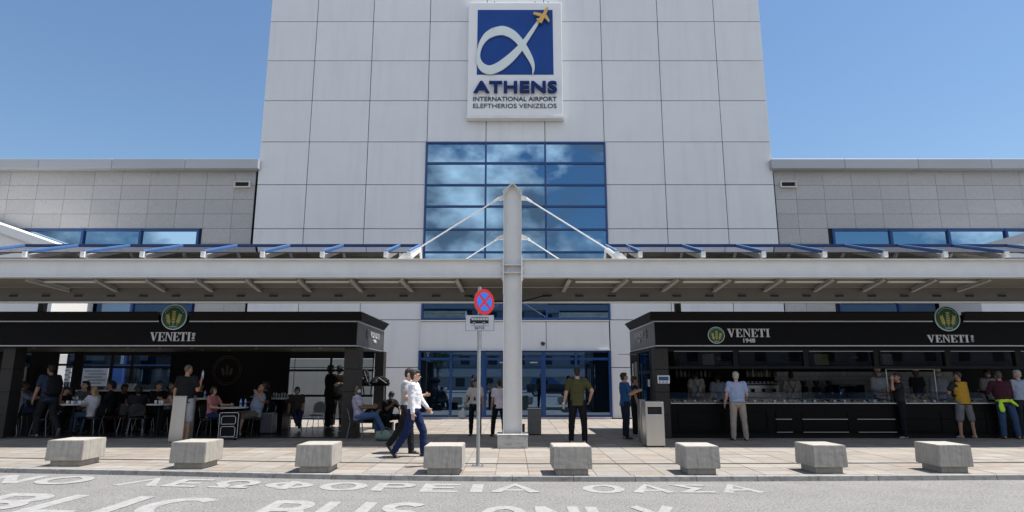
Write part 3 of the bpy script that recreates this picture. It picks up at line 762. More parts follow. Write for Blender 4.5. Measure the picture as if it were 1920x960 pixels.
    for k in range(5):   # boarded rear slope behind the glass
        u0, u1 = k/5, (k+1)/5-.02; ya, yb3 = y1+.05+(18.3-y1)*u0, y1+.05+(18.3-y1)*u1; za3, zb3 = z1-.06-(z1-zs-.25)*u0, z1-.06-(z1-zs-.25)*u1
        put('rear_board', MB().hexa([(ends[0],ya,za3),(ends[-1],ya,za3),(ends[-1],yb3,zb3),(ends[0],yb3,zb3)], [(ends[0],ya,za3+.03),(ends[-1],ya,za3+.03),(ends[-1],yb3,zb3+.03),(ends[0],yb3,zb3+.03)]), M('olive board', (.17,.16,.11), .6, 0, .35, 2.2), t)
    put('ridge_rail', MB().box(ends[0]-.03, ends[-1]+.03, y1, y1+.08, z1-.02, z1+.06), m_blue, t)
    m = MB()   # light trusses beneath the glass
    q = ends[0]
    while q < ends[-1]-.3:
        m.bar((q,y0+.5,zs+.1),(q+.35,y0+.9,z0+.0),.03,.04); m.bar((q+.35,y0+.9,z0),(q+.7,y0+.5,zs+.1),.03,.04); q += .7
    m.box(ends[0], ends[-1], y0+.86, y0+.92, z0-.02, z0+.03); m.box(ends[0], ends[-1], y0+.47, y0+.53, zs+.1, zs+.15)
    put('truss', m, M('olive painted truss', (.12,.11,.07), .6, 0, .2, 4), t)
    # small bracket that takes the tie rod
    xb = P(961+sgn*196,478,YC).x
    put('rod_bracket', MB().prism([(xb-sgn*.16,YC+.02,zb1),(xb+sgn*.28,YC+.02,zb1),(xb+sgn*.1,YC+.02,zb1+.19),(xb-sgn*.02,YC+.02,zb1+.19)], (0,1,0), .05), m_steel, t)
    # post standing behind
    xp = P(81 if sgn < 0 else 1270, 575, 18.3).x
    put('post', MB().box(xp-.08, xp+.08, 18.2, 18.36, 3.352, zs), M('dark grey post', (.10,.10,.10), .5), t)
canopy(-1, 'light grey steel walkway canopy with blue glazing bars left of the column')
canopy(1, 'light grey steel walkway canopy with blue glazing bars right of the column')
# loose cable slung by the column
tag(put('cable', MB().tube([P(x_,y_,YC+.6) for x_,y_ in ((880,556),(905,560),(925,566),(945,565),(980,565),(1000,560),(1015,556),(1035,553))], .018, 6), m_blackf), 'black cable slung behind the column under the canopy', 'cable')
# ================================================================== kiosks
YK, YKB = 17.25, 20.75
m_sidep = M('charcoal side panel', (.05,.05,.052), .35, 0, .1, 3)
m_green = M('emblem green', (.006,.085,.045), .35)
m_wheat = M('wheat gold', (.55,.45,.12), .5, 0, .2, 20)
m_ring = M('pale ring', (.62,.68,.62), .45)
m_letter = M('grey white lettering', (.62,.62,.64), .5)
def wheat_mb(c, r, y):
    """three ears of wheat, each grain a small lozenge"""
    out = []
    for (dx, dz, hh, tilt) in ((0,-.68,1.15,0),(-.36,-.66,.80,.32),(.36,-.66,.80,-.32)):
        n = 5; mb = MB(); out.append(mb)
        mb.prism([Vector((c[0]+(dx+u_*.02-tilt*t_*hh*.8)*r, y+.002, c[2]+(dz+t_*hh*.95)*r)) for u_, t_ in ((-1,-.1),(1,-.1),(1,1),(-1,1))], (0,1,0), .004)
        for k in range(n):
            for s in (-1,1):
                t = (k+.5)/n; bx = dx-tilt*0 - tilt*t*hh*.8; bz = dz+t*hh
                a = .62*s-tilt; w = .058; l = .25
                u = Vector((sin(a)*1.0,0,cos(a))); v = Vector((u.z,0,-u.x))
                p = Vector((bx,0,bz))+u*.02
                q = [p, p+u*l*.5+v*w, p+u*l*1.15, p+u*l*.5-v*w]
                mb.prism([Vector((c[0]+k2.x*r, y-.001*k, c[2]+k2.z*r)) for k2 in q], (0,1,0), .008)
        p = Vector((dx-tilt*hh*.85,0,dz+hh*1.0)); mb.prism([Vector((c[0]+(p.x+a_*.06-tilt*b_*.9)*r, y-.006, c[2]+(p.z+b_)*r)) for a_, b_ in ((0,-.14),(1,0),(0,.16),(-1,0))], (0,1,0), .008)
    return out
def disc(mb, c, r, y0, y1, n=40):
    mb.prism([(c[0]+r*cos(2*pi*k/n), y0, c[2]+r*sin(2*pi*k/n)) for k in range(n)], (0,1,0), y1-y0); return mb
def emblem(parent, c, r, y):
    put('emblem_ring', disc(MB(), c, r, y-.03, y, 40), m_ring, parent)
    put('emblem_disc', disc(MB(), c, r*.925, y-.036, y-.031, 40), m_green, parent)
    mb = MB()
    for k in range(15):   # tiny lettering following the rim
        a = pi*(.15+.7*k/14); mb.cbox((c[0]+r*.80*cos(a), y-.038, c[2]+r*.80*sin(a)), (r*.05,.003,r*.06))
    for k in range(6): mb.cbox((c[0]+(k-2.5)*r*.1, y-.038, c[2]-r*.76), (r*.06,.003,r*.07))
    put('rim_lettering', mb, m_letter, parent)
    for q_, mb in enumerate(wheat_mb(c, r*.86, y-.046)): put('wheat_ear', mb, m_wheat, parent)
ZC0, ZC1 = 3.43, 3.21       # crown top, crown foot
ZF = P(960,651.5,YK-.12).z  # fascia foot
def shell(sgn, name, label, corner_px):
    xc = P(corner_px, 620, YK-.12).x; xo = sgn*-17.5 if False else (-17.5 if sgn < 0 else 17.5)
    t = thing('kiosk', label, 'kiosk', (xc, YK, PZ))
    a, b = sorted((xc, xo)); yf = YK-.12
    # long fascia and side fascia
    gx = P(327 if sgn < 0 else 1777, 600, yf).x   # where the emblem stands the crown is interrupted
    put('fascia', MB().box(a, b, yf, yf+.06, ZF, ZC1), m_blackp, t)
    xs = xc+sgn*0
    s_in = -1 if sgn < 0 else 1
    sx0, sx1 = sorted((xc, xc+s_in*.06))
    put('side_fascia', MB().box(sx0, sx1, yf+.062, YKB, ZF, ZC1), m_sidep, t)
    put('rear_fascia', MB().box(a, b, YKB, YKB+.06, ZF, ZC1), m_blackp, t)
    # crown moulding, flaring out upwards, in front in two lengths and along the side
    def crown(x0, x1):
        return MB().hexa([(x0,yf-.012,ZC1),(x1,yf-.012,ZC1),(x1,yf+.05,ZC1),(x0,yf+.05,ZC1)], [(x0,yf-.13,ZC0-.04),(x1,yf-.13,ZC0-.04),(x1,yf+.05,ZC0-.04),(x0,yf+.05,ZC0-.04)]).box(x0, x1, yf-.14, yf+.05, ZC0-.038, ZC0)
    put('crown_moulding', crown(a-(0 if sgn<0 else .13), gx-.42), m_blackf, t); put('crown_moulding', crown(gx+.42, b+(.13 if sgn<0 else 0)), m_blackf, t)
    o_ = -s_in
    m = MB(); xa, xb = xc, xc+o_*.13
    m.hexa([(xc+s_in*.05,yf+.052,ZC1),(xc+o_*.012,yf+.052,ZC1),(xc+o_*.012,YKB,ZC1),(xc+s_in*.05,YKB,ZC1)], [(xc+s_in*.05,yf+.052,ZC0-.04),(xb,yf+.052,ZC0-.04),(xb,YKB+.1,ZC0-.04),(xc+s_in*.05,YKB+.1,ZC0-.04)])
    m.box(*sorted((xc+s_in*.05, xb+o_*.01)), yf+.052, YKB+.12, ZC0-.038, ZC0)
    put('crown_moulding', m, m_blackf, t)
    # metal strips
    for z in (ZC1-.035, ZF+.045):
        if z > 3: 
            put('metal_strip', MB().box(a, gx-.42, yf-.012, yf-.001, z-.014, z+.014), m_trim, t); put('metal_strip', MB().box(gx+.42, b, yf-.012, yf-.001, z-.014, z+.014), m_trim, t)
        else: put('metal_strip', MB().box(a, b, yf-.012, yf-.001, z-.014, z+.014), m_trim, t)
        put('metal_strip', MB().box(*sorted((xc+o_*.001, xc+o_*.012)), yf+.01, YKB, z-.014, z+.014), m_trim, t)
    put('roof', MB().box(a+.0, b, yf+.061, YKB-.001, ZC0-.2, ZC0-.08), m_blackp, t)
    emblem(t, P(326 if sgn < 0 else 1777, 594.5 if sgn < 0 else 597, yf-.05), .345, yf-.012)
    put('emblem_backing', disc(MB(), P(326 if sgn < 0 else 1777, 596, yf-.05), .30, yf-.011, yf+.03), m_blackf, t)
    return t, xc, xo, a, b, yf
m_skin_dummy = None

# ---- left kiosk: open seating pavilion
kl, xc, xo, ka, kb, yf = shell(-1, 'kiosk', 'black open cafe pavilion with seating and a green emblem left of the entrance', 669)
put('ceiling_board', MB().box(ka, kb-.08, yf+.07, YKB-.01, ZF+.03, ZF+.06), m_ksoff, kl)
def word(parent, text, pxl, pxr, pyt, pyb, y, mat=m_letter):
    A, B = P(pxl, pyb, y), P(pxr, pyb, y); h = P((pxl+pxr)/2, pyt, y).z-A.z
    return serif_word('shop_name', text, parent, ((A.x+B.x)/2, y, A.z), B.x-A.x, h, mat)
word(kl, 'VENETI', 281, 357.5, 623, 639.5, yf-.005)
def year(parent, px, py0, py1, y, text='1948'):
    me, w, h = text_mesh(text, 1, .02, .02, 1.0, name='year_digits'); H = P(px,py0,y).z-P(px,py1,y).z
    s = H/w; me.transform(Matrix.Translation((0,0,-h/2))); me.transform(Matrix.Diagonal((s,1,s,1))); me.transform(Matrix.Rotation(-pi/2, 4, 'Y')); me.materials.append(m_letter)
    o = bpy.data.objects.new('year_digits', me); link(o, parent); o.location = P(px,(py0+py1)/2,y-.012)-origin_of(parent)
year(kl, 363, 624, 639, yf-.005)
# name on the side fascia
def side_word(parent, x, o_, y0, y1, z0, z1):
    m, w, h = text_mesh('1948', 1, .02, .015, 1)
    rz = pi/2 if o_ > 0 else -pi/2
    ob = serif_word('shop_name', 'VENETI', parent, (x+o_*.012, (y0+y1)/2, z0), abs(y1-y0), z1-z0, m_letter, .012, rz)
    text_obj('year_digits', '1948', parent, (x+o_*.02, (y0+y1)/2, z0-.15), .34, .10, m_letter, .02, .012, 1, rz)
    e = MB(); n = 28; r = .15; yc = y0-.32 if o_ > 0 else y1+.32-0; 
    yc = (y0-.30)
    for rr, dx, mm, nm in ((r,.012,m_ring,'emblem_ring'),(r*.9,.017,m_green,'emblem_disc')):
        e = MB().prism([(x+o_*dx, yc+rr*cos(2*pi*k/n), (z0+z1)/2-.03+rr*sin(2*pi*k/n)) for k in range(n)], (o_,0,0), .004); put(nm, e, mm, parent)
side_word(kl, xc, 1, 18.75, 20.0, 2.86, 3.02)
# corner column with stone panels, other columns
def stone_col(t, x0, x1, y0, y1, z1, label=None):
    k = 0; z = PZ; H = (z1-PZ)/4
    for k in range(4):
        put('stone_panel', MB().box(x0, x1, y0, y1, PZ+k*H+.005, PZ+(k+1)*H-.005), m_cold, t, bevel=.006)
    put('column_core', MB().box(x0+.02, x1-.02, y0+.02, y1-.02, PZ, z1), m_blackf, t)
x0, x1 = P(642,740,YK).x, P(671,740,YK).x
stone_col(kl, x0, x1, YK, YK+.42, ZF+.03)
x0, x1 = P(700,740,20.3).x, P(717,740,20.3).x
stone_col(kl, x0, x1, 20.3, 20.72, ZF+.03)
x0, x1 = P(-6,740,YK).x, P(17,740,YK).x
stone_col(kl, x0, x1, YK, YK+.42, ZF+.03)
stone_col(kl, P(-330,740,YK).x, P(-300,740,YK).x, YK, YK+.42, ZF+.03)
put('floor', MB().box(ka+.0, kb-.25, YK+.05, YKB, PZ-.02, PZ+.035), m_kfloor, kl)
# back wall: solid dark panels with glazed openings between them
def KP_(px, py): return P(px, py, YKB-.06)
def bpanel(px0, px1, z0=PZ, z1=ZF+.03, name='wall_panel', mat=m_blackp):
    put(name, MB().box(KP_(px0,720).x, KP_(px1,720).x, YKB-.09, YKB-.03, z0, z1), mat, kl)
bpanel(317, 428); bpanel(428.4, 541)
bpanel(134, 151); bpanel(52, 104); bpanel(-700, 14)
zc_ = KP_(0,731).z
bpanel(151, 317, PZ, zc_, 'low_wall'); bpanel(104, 134, PZ, KP_(0,738).z, 'low_wall'); bpanel(14,52,PZ,KP_(0,744).z,'low_wall')
def bwindow(px0, px1, rails, posts=(), gm=g_clear):
    za, zb2 = rails[0], rails[-1]
    X0, X1 = KP_(px0,720).x, KP_(px1,720).x
    f = put('window_frame', MB().box(X0, X1, YKB-.10, YKB-.02, KP_(0,za).z, ZF+.03), m_blackf, kl)
    for r in rails[1:-1]: put('window_rail', MB().box(X0, X1, YKB-.11, YKB-.05, KP_(0,r).z-.035, KP_(0,r).z+.035), m_blackf, kl)
    for p in posts: put('window_post', MB().box(KP_(p,720).x-.03, KP_(p,720).x+.03, YKB-.10, YKB-.04, KP_(0,zb2).z, KP_(0,za).z), m_blackf, kl)
    for r0, r1 in zip(rails, rails[1:]):
        put('pane', MB().box(X0+.01, X1-.01, YKB-.055, YKB-.047, KP_(0,r1).z+.02, KP_(0,r0).z-.02), gm, kl)
bwindow(151, 317, (667, 688.5, 731), (206, 244))
bwindow(104, 134, (664, 684, 738)); bwindow(14, 52, (658,682,744), (), g_frost)
bwindow(541, 700, (672, 694.5, 742, 784), (619, 664), g_frost)
# round brass emblem relief on the dark wall
cE = P(426,694.5,YKB-.1); mb = MB()
n = 40
for r in (.46,.40): mb.tube([(cE.x+r*cos(2*pi*k/n), YKB-.10, cE.z+r*sin(2*pi*k/n)) for k in range(n)], .010, 6, closed=True)
for w_ in wheat_mb(cE, .26, YKB-.108): mb.add(w_.v, w_.f)
put('wall_emblem', mb, M('dull brass', (.10,.07,.05), .45, .6), kl)
# service counter against the wall
ct = thing('service_counter', 'dark service counter with rows of glasses against the cafe back wall', 'counter', (P(524,760,19.9).x, 19.9, PZ))
X0, X1 = P(498,760,19.9).x, P(539,760,19.9).x
put('counter_body', MB().box(X0+.03, X1-.03, 19.6, 20.4, PZ+.035, 1.02), m_blackp, ct); put('counter_top', MB().box(X0, X1, 19.55, 20.45, 1.022, 1.06), m_steel, ct, bevel=.004)
# orange bench panel
ob = thing('orange_bench', 'orange upholstered bench deep in the left cafe behind the chairs', 'bench', (P(248,770,19.9).x, 19.9, PZ))
m_or = M('orange upholstery', (.42,.09,.015), .55, 0, .1, 6)
X0, X1 = P(219,760,20).x, P(276,760,20).x
put('seat', MB().box(X0, X1, 19.6, 20.15, .42, .52), m_or, ob, bevel=.02)
for k in range(3): put('back_cushion', MB().box(X0+(X1-X0)*k/3+.01, X0+(X1-X0)*(k+1)/3-.01, 20.16, 20.28, .55, 1.02), m_or, ob, bevel=.02)
for xx in (X0+.05, X1-.05): put('leg', MB().box(xx-.03, xx+.03, 19.65, 20.1, PZ+.035, .42), m_blackf, ob)
# OUR BEER sign
bs = thing('beer_sign', 'pale OUR BEER sign panel in the window at the far left', 'sign', (P(36,704,20.3).x, 20.3, 1.6))
A, B = P(21,722,20.3), P(51,688,20.3)
put('panel', MB().box(A.x, B.x, 20.3, 20.33, A.z-.25, B.z), M('pale green sign', (.26,.29,.25), .5), bs)
for (tx, y0, y1) in (('OUR',693,700),('BEER',702,709)):
    A = P(36,y1,20.29); text_obj('lettering', tx, bs, (A.x,20.295,A.z), P(45,y1,20.3).x-P(27,y1,20.3).x, P(36,y0,20.29).z-A.z, M('sign ink', (.04,.045,.04), .6), .02, .006)
# posters and boards seen through the cafe's rear glazing
for (a0,a1,b0,b1,c_,lb) in ((152,204,690,724,(.55,.58,.62),'pale timetable board seen through the left pane'),(207,232,690,722,(.03,.13,.5),'blue board seen through the middle of the cafe window'),(121,135,690,716,(.75,.75,.74),'white tilted stand board seen through the narrow window')):
    A, B = P(a0,b1,23.4), P(a1,b0,23.4)
    t = thing('notice_board', lb, 'board', ((A.x+B.x)/2, 23.4, PZ))
    put('panel', MB().box(A.x, B.x, 23.38, 23.41, A.z, B.z), M('board '+lb[:6], c_, .5, 0, .1, 3), t)
    for xx in (A.x+.05, B.x-.05): put('leg', MB().box(xx-.02, xx+.02, 23.42, 23.45, PZ, B.z), m_galv, t)
    if c_[0] > .3:
        mm = MB()
        for k in range(5): mm.cbox(((A.x+B.x)/2+(.1 if k % 2 else -.05), 23.372, A.z+(B.z-A.z)*(k+1)/6), ((B.x-A.x)*.7,.006,.03))
        put('printed_lines', mm, M('grey print', (.12,.14,.18), .6), t)
# row of leaning menu cards on the window ledge
led = thing('menu_rack', 'rack of white and dark menu cards on the cafe window ledge', 'rack', (P(262,725,20.5).x, 20.5, zc_))
for k in range(14):
    A = P(222+k*6.6, 729, 20.5); hh = .20 if k < 5 else .17
    put('card', MB().bar((A.x,20.45,zc_+.01),(A.x+.05,20.55,zc_+hh),.085,.012,(0,1,0)), m_white if k < 5 else M('slate card', (.12,.15,.2), .5), led)
put('ledge', MB().box(P(151,730,20.6).x, P(317,730,20.6).x, 20.32, YKB-.095, zc_-.04, zc_+.005), m_steel, led)
for x_ in (P(151,730,20.6).x+.1, P(317,730,20.6).x-.1): put('ledge_bracket', MB().box(x_-.02, x_+.02, 20.4, YKB-.095, zc_-.25, zc_-.041), m_blackf, led)
# little ceiling spots
for (x_, y_) in ((64,650),(240,651),(300,652),(360,653),(480,654),(600,656),(250,659),(380,662),(430,660),(550,662)):
    Y_ = 18.0 if y_ < 657 else 19.3; p_ = P(x_, y_, Y_)
    put('ceiling_spot', MB().lathe([(.03,0),(.035,.012),(.03,.015)], (p_.x, Y_, ZF+.012), 10), m_trim, kl)
# thin leaning struts near the right opening and the trunk like dark post at left
put('brace', MB().bar(P(672,660,19.6), P(683,742,19.6), .03,.03), m_blackf, kl)
put('brace', MB().bar(P(702,660,19.6), P(695,742,19.6), .03,.03), m_blackf, kl)

# ---- right kiosk: service counter
kr, xr, xo, ka, kb, yf = shell(1, 'kiosk', 'black bakery kiosk with a long serving counter and display glass at right', 1228)
word(kr, 'VENETI', 1364, 1443.5, 616.5, 632, yf-.005)
A = P(1405,642.5,yf-.01); text_obj('year_digits', '1948', kr, (A.x, yf-.012, A.z), P(1416,640,yf).x-P(1394,640,yf).x, P(1405,634.5,yf).z-A.z, m_letter, .02, .02)
emblem(kr, P(1343,628.5,yf-.02), P(1358.5,628,yf).x-P(1343,628,yf).x, yf-.001)
word(kr, 'VENETI', 1739, 1817, 628, 642, yf-.005); year(kr, 1823, 628.5, 641, yf-.005)
side_word(kr, xr, -1, 18.6, 19.9, 2.86, 3.02)
put('metal_strip', MB().box(xr-.6, xr, 19.6, 19.64, ZF-.10, ZF-.08), m_trim, kr)
def KF(px, py): return P(px, py, YK)
xA = KF(1256,740).x
stone_col(kr, KF(1229,740).x+.005, xA, YK, YK+.38, ZF+.02)
# side wall with window, panels and a tall steel door pull
sx = KF(1229,740).x
put('side_panel', MB().box(sx, sx+.06, YK+.385, YK+.6, PZ, ZF+.02), m_blackp, kr); put('side_panel', MB().box(sx, sx+.06, 19.3, YKB, PZ, ZF+.02), m_blackp, kr)
put('side_panel', MB().box(sx, sx+.06, YK+.605, 19.295, PZ, .75), m_blackp, kr); put('side_panel', MB().box(sx, sx+.06, YK+.605, 19.295, 2.4, ZF+.02), m_blackf, kr)
put('side_rail', MB().box(sx-.012, sx+.05, YK+.605, 19.295, 1.78, 1.86), m_blackf, kr)
put('side_pane', MB().box(sx+.02, sx+.03, YK+.605, 19.295, .76, 1.775), glass('dim side glass', (.12,.2,.3), (.004,.008,.015), .3), kr); put('side_pane', MB().box(sx+.02, sx+.03, YK+.605, 19.295, 1.865, 2.395), glass('dim side glass', (.12,.2,.3), (.004,.008,.015), .3), kr)
put('paper_notice', MB().box(sx-.002, sx+.018, 17.95, 18.15, 1.42, 1.62), m_white, kr)
put('door_pull', MB().tube([(sx-.1,19.75,1.0),(sx-.1,19.75,2.1)], .03, 10), m_inox, kr, smooth=True)
put('pull_plate', MB().box(sx-.02, sx, 19.6, 19.9, .95, 2.15), m_trim, kr)
# notice on the column
A, B = KF(1233,719), KF(1255,704); nb = tag(put('small_notice', MB().box(A.x, B.x, YK-.02, YK-.004, A.z, B.z), m_white), 'small white notice with a blue picture on the kiosk column', 'notice')
put('notice_picture', MB().box(A.x+.03, B.x-.03, YK-.024, YK-.0205, A.z+.08, B.z-.03), M('notice blue', (.03,.08,.25), .5), nb, local=False)
put('notice_icons', MB().box(A.x+.03, A.x+.09, YK-.024, YK-.0205, A.z+.02, A.z+.055).box(A.x+.12, A.x+.18, YK-.024, YK-.0205, A.z+.02, A.z+.055).box(A.x+.21, A.x+.27, YK-.024, YK-.0205, A.z+.02, A.z+.055), M('icon grey', (.3,.3,.35), .5), nb)
# counter front
zc1 = KF(0,755).z; X0, X1 = xA+.01, 17.4
put('counter_plinth', MB().box(X0, X1, YK+.10, YK+.5, PZ, .20), m_blackf, kr)
bx = [X0, KF(1272,780).x, KF(1356,780).x, KF(1442,780).x, KF(1455,780).x, KF(1505,780).x, KF(1590,780).x, KF(1680,780).x, KF(1765,780).x, KF(1850,780).x, 17.4]
put('counter_body', MB().box(X0, X1, YK+.06, YK+.7, .201, zc1-.03), m_blackp, kr)
def inset(xa, xb, za, zb_):
    w = .035
    put('panel_frame', MB().box(xa, xb, YK+.03, YK+.058, zb_-w, zb_).box(xa, xb, YK+.03, YK+.058, za, za+w).box(xa, xa+w, YK+.03, YK+.058, za+w+.001, zb_-w-.001).box(xb-w, xb, YK+.03, YK+.058, za+w+.001, zb_-w-.001), m_blackp, kr)
inset(bx[1], bx[2], .28, .82); inset(bx[2]+.03, bx[3], .28, .82)
for p, q in zip(bx[4:], bx[5:]):
    for (za, zb_) in ((.25,.56),(.58,zc1-.24)): put('drawer_front', MB().box(p+.01, q-.01, YK+.035, YK+.058, za, zb_), m_blackp, kr, bevel=.004)
for (p, q) in ((1455,1485),(1505,1590),(1608,1680)):
    for z in (.57,.235): put('drawer_pull', MB().box(KF(p,780).x, KF(q,780).x, YK+.02, YK+.034, z, z+.012), m_trim, kr)
put('counter_top', MB().box(X0, X1, YK-.02, YK+.75, zc1-.028, zc1), M('dark counter top', (.03,.03,.03), .15), kr)
put('counter_edge', MB().box(X0, X1, YK-.028, YK-.021, zc1-.026, zc1-.006), m_trim, kr)
# display glass
zg = KF(0,736).z
for k in range(8):
    a = X0+.02+k*1.6; b = a+1.57
    if a > 13: break
    if 7.9+3.0 < a < 0: continue
    put('display_pane', MB().hexa([(a,YK+.0,zc1+.002),(b,YK+.0,zc1+.002),(b,YK+.012,zc1+.002),(a,YK+.012,zc1+.002)], [(a,YK+.09,zg),(b,YK+.09,zg),(b,YK+.102,zg),(a,YK+.102,zg)]), glass('display glass', (.5,.55,.6), (.8,.82,.82), .015, see=1), kr)
    put('display_shelf', MB().box(a, b, YK+.09, YK+.55, zg+.002, zg+.012), glass('display glass', (.5,.55,.6), (.8,.82,.82), .015, see=1), kr)
# trays of food in the display
rf = random.Random(11)
cols = [(.35,.2,.08),(.5,.32,.12),(.25,.1,.04),(.5,.45,.35),(.15,.2,.06),(.4,.12,.05)]
for k in range(26):
    x_ = X0+.2+k*.36
    if x_ > 12.8: break
    where = 'at the left end of the display' if x_ < 5.6 else 'in front of the coffee machine' if x_ < 7.6 else 'in front of the coffee grinders' if x_ < 9.6 else 'left of the woman in black' if x_ < 11.4 else 'beside the bread bags'
    t = thing('food_tray', 'tray of '+('brown rolls','golden pastries','dark cakes','pale sandwiches','green salads','red filled buns')[k % 6]+' '+where, 'tray', (x_, YK+.32, zc1), 0, 'food trays in the display counter')
    put('tray', MB().box(-.16,.16,-.14,.14,.002,.02), m_trim, t, local=True)
    mb = MB()
    for q in range(7): mb.sphere((rf.uniform(-.12,.12), rf.uniform(-.1,.1), .045), (.045,.035,.03), 7, 5)
    put('pastries', mb, M('pastry %d' % (k % 6), cols[k % 6], .6, 0, .3, 40), t, local=True, smooth=True)
for k in range(34):
    x_ = X0+.15+k*.27
    if x_ > 12.6: break
    put('price_card', MB().bar((x_,YK+.10,zc1+.004),(x_,YK+.12,zc1+.05+.01*(k % 3)),.06,.004,(0,1,0)), m_white if k % 3 else M('yellow card', (.5,.42,.12), .6), kr)
# transom windows
tw = [(1262,1378),(1384,1510),(1516,1642),(1650,1776),(1782,1908),(1914,2040)]
z0, z1 = KF(0,687).z, KF(0,659).z
put('head_beam', MB().box(xA+.01, X1, YK+.02, YK+.16, z1+.0, ZF+.02), m_blackf, kr); put('window_sill_beam', MB().box(xA+.01, X1, YK+.02, YK+.16, z0-.06, z0), m_blackf, kr)
for p, q in tw:
    A, B = KF(p,670).x, KF(q,670).x
    put('transom_pane', MB().box(A+.04, B-.04, YK+.09, YK+.098, z0+.001, z1-.001), g_clear, kr)
    put('window_post', MB().box(B-.04, B+.09, YK+.021, YK+.15, z0+.001, z1-.001), m_blackf, kr)
    put('window_bead', MB().box(A+.04, B-.05, YK+.012, YK+.019, z1+.0, z1+.012), m_trim, kr)
# inside: ceiling, back wall with tiles, floor
put('floor', MB().box(xA, X1, YK+.75, YKB, PZ-.02, PZ+.03), m_kfloor, kr)
put('ceiling_board', MB().box(xr+.08, X1, yf+.07, YKB-.01, ZF+.05, ZF+.08), m_blackp, kr)
put('rear_wall', MB().box(xr+.07, X1, YKB-.06, YKB-.001, PZ, ZF+.04), m_blackp, kr)
m_tile = M('white wall tile', (.42,.42,.42), .25, 0, .05, 6, vary=.06)
# tiled splash wall: each tile a piece
zt0, zt1 = 1.02, 1.86; tx0, tx1 = P(1452,720,YKB-.1).x, P(1790,720,YKB-.1).x
nr, n_c = 6, 28; tw_, th_ = (tx1-tx0)/n_c, (zt1-zt0)/nr
put('tile_bed', MB().box(tx0, tx1, YKB-.075, YKB-.061, zt0, zt1), M('dark grout', (.15,.15,.15), .8), kr)
for r in range(nr):
    for c_ in range(n_c): piece('wall_tile', kr, (tx0+(c_+.5)*tw_+(tw_/2 if r % 2 and c_ < n_c-1 else 0), YKB-.082, zt0+(r+.5)*th_), (tw_-.01,.012,th_-.01), m_tile, 0)
# rear counter and shelf
put('rear_counter', MB().box(xA+.3, X1, 20.05, YKB-.1, PZ+.03, 1.0), m_blackp, kr); put('rear_counter_top', MB().box(xA+.3, X1, 20.0, YKB-.1, 1.001, 1.03), m_trim, kr)
sh0, sh1 = P(1394,700,20.45).x, P(1450,700,20.45).x; zs_ = P(0,707,20.45).z
put('shelf', MB().box(sh0, sh1, 20.3, 20.62, zs_-.03, zs_), m_blackf, kr); put('shelf', MB().box(P(1262,706,20.45).x, P(1345,706,20.45).x, 20.3, 20.62, zs_-.03, zs_), m_blackf, kr)
for x_ in (sh0+.05, sh1-.05, P(1266,706,20.45).x, P(1341,706,20.45).x): put('shelf_bracket', MB().box(x_-.012, x_+.012, 20.3, YKB-.061, zs_-.13, zs_-.031), m_blackf, kr)
bcols = [(.45,.42,.3),(.12,.2,.1),(.5,.5,.48),(.3,.2,.1),(.5,.48,.42)]
def bottle(x, y, z, h, c, lab, grp, k=[0]):
    t = thing('bottle', lab, 'bottle', (x, y, z), 0, grp); r = h*.17
    put('glass_body', MB().lathe([(r*.9,0),(r,.01),(r,h*.6),(r*.4,h*.78),(r*.36,h*.93)], (0,0,0), 10), M('bottle %.2f %.2f' % c[:2], c, .2), t, local=True, smooth=True)
    put('bottle_cap', MB().lathe([(r*.4,h*.931),(r*.4,h)], (0,0,0), 8), m_blackf, t, local=True)
for k in range(9): bottle(sh0+.12+k*(sh1-sh0-.24)/8, 20.45, zs_, rf.uniform(.2,.27), bcols[k % 5], ('straw yellow','dark green','white','brown','cream')[k % 5]+' bottle in the '+('left' if k < 5 else 'right')+' half of the shelf above the coffee machine', 'bottles on the shelf above the coffee machine')
for k in range(9): bottle(P(1268,706,20.45).x+.02+k*.13, 20.45, zs_, rf.uniform(.18,.26), bcols[(k*2) % 5], ('straw yellow','white','cream','dark green','brown')[k % 5]+' bottle in the '+('left' if k < 5 else 'right')+' half of the shelf behind the suspendered worker', 'bottles on the left kiosk shelf')
# espresso machine
e0, e1 = P(1397,730,20.2), P(1456,730,20.2)
em = thing('coffee_machine', 'long steel espresso machine behind the counter under the bottle shelf', 'coffee machine', ((e0.x+e1.x)/2, 20.2, 1.03))
w_ = (e1.x-e0.x)
put('body', MB().box(-w_/2, w_/2, -.2, .22, .10, .42), m_inox, em, bevel=.02, local=True); put('drip_tray', MB().box(-w_/2-.01, w_/2+.01, -.3, -.201, .06, .11), m_trim, em, local=True)
put('cup_rail', MB().box(-w_/2, w_/2, -.2, .22, .45, .465), m_trim, em, local=True)
for k in range(4):
    put('leg', MB().lathe([(.02,0),(.02,.099)], ((-1,1,-1,1)[k]*(w_/2-.05), (-.15,-.15,.15,.15)[k], 0), 8), m_blackf, em, local=True)
for k in range(3):
    put('brew_group', MB().lathe([(.04,.20),(.05,.26),(.05,.3)], (-w_/3+k*w_/3, -.24, 0), 10), m_blackf, em, local=True)
    put('portafilter', MB().tube([(-w_/3+k*w_/3,-.25,.2),(-w_/3+k*w_/3,-.40,.18)], .014, 6), m_blackf, em, local=True)
for k in range(7):
    t = thing('coffee_cup', ('leftmost','second','third','middle','fifth','sixth','rightmost')[k]+' white cup on top of the espresso machine', 'cup', (em.location.x-w_/2+.12+k*(w_-.24)/6, 20.2, 1.03+.466), 0, 'cups on the espresso machine'); put('cup', MB().lathe([(.02,0),(.035,.02),(.04,.06)], (0,0,0), 10), m_white, t, local=True, smooth=True)
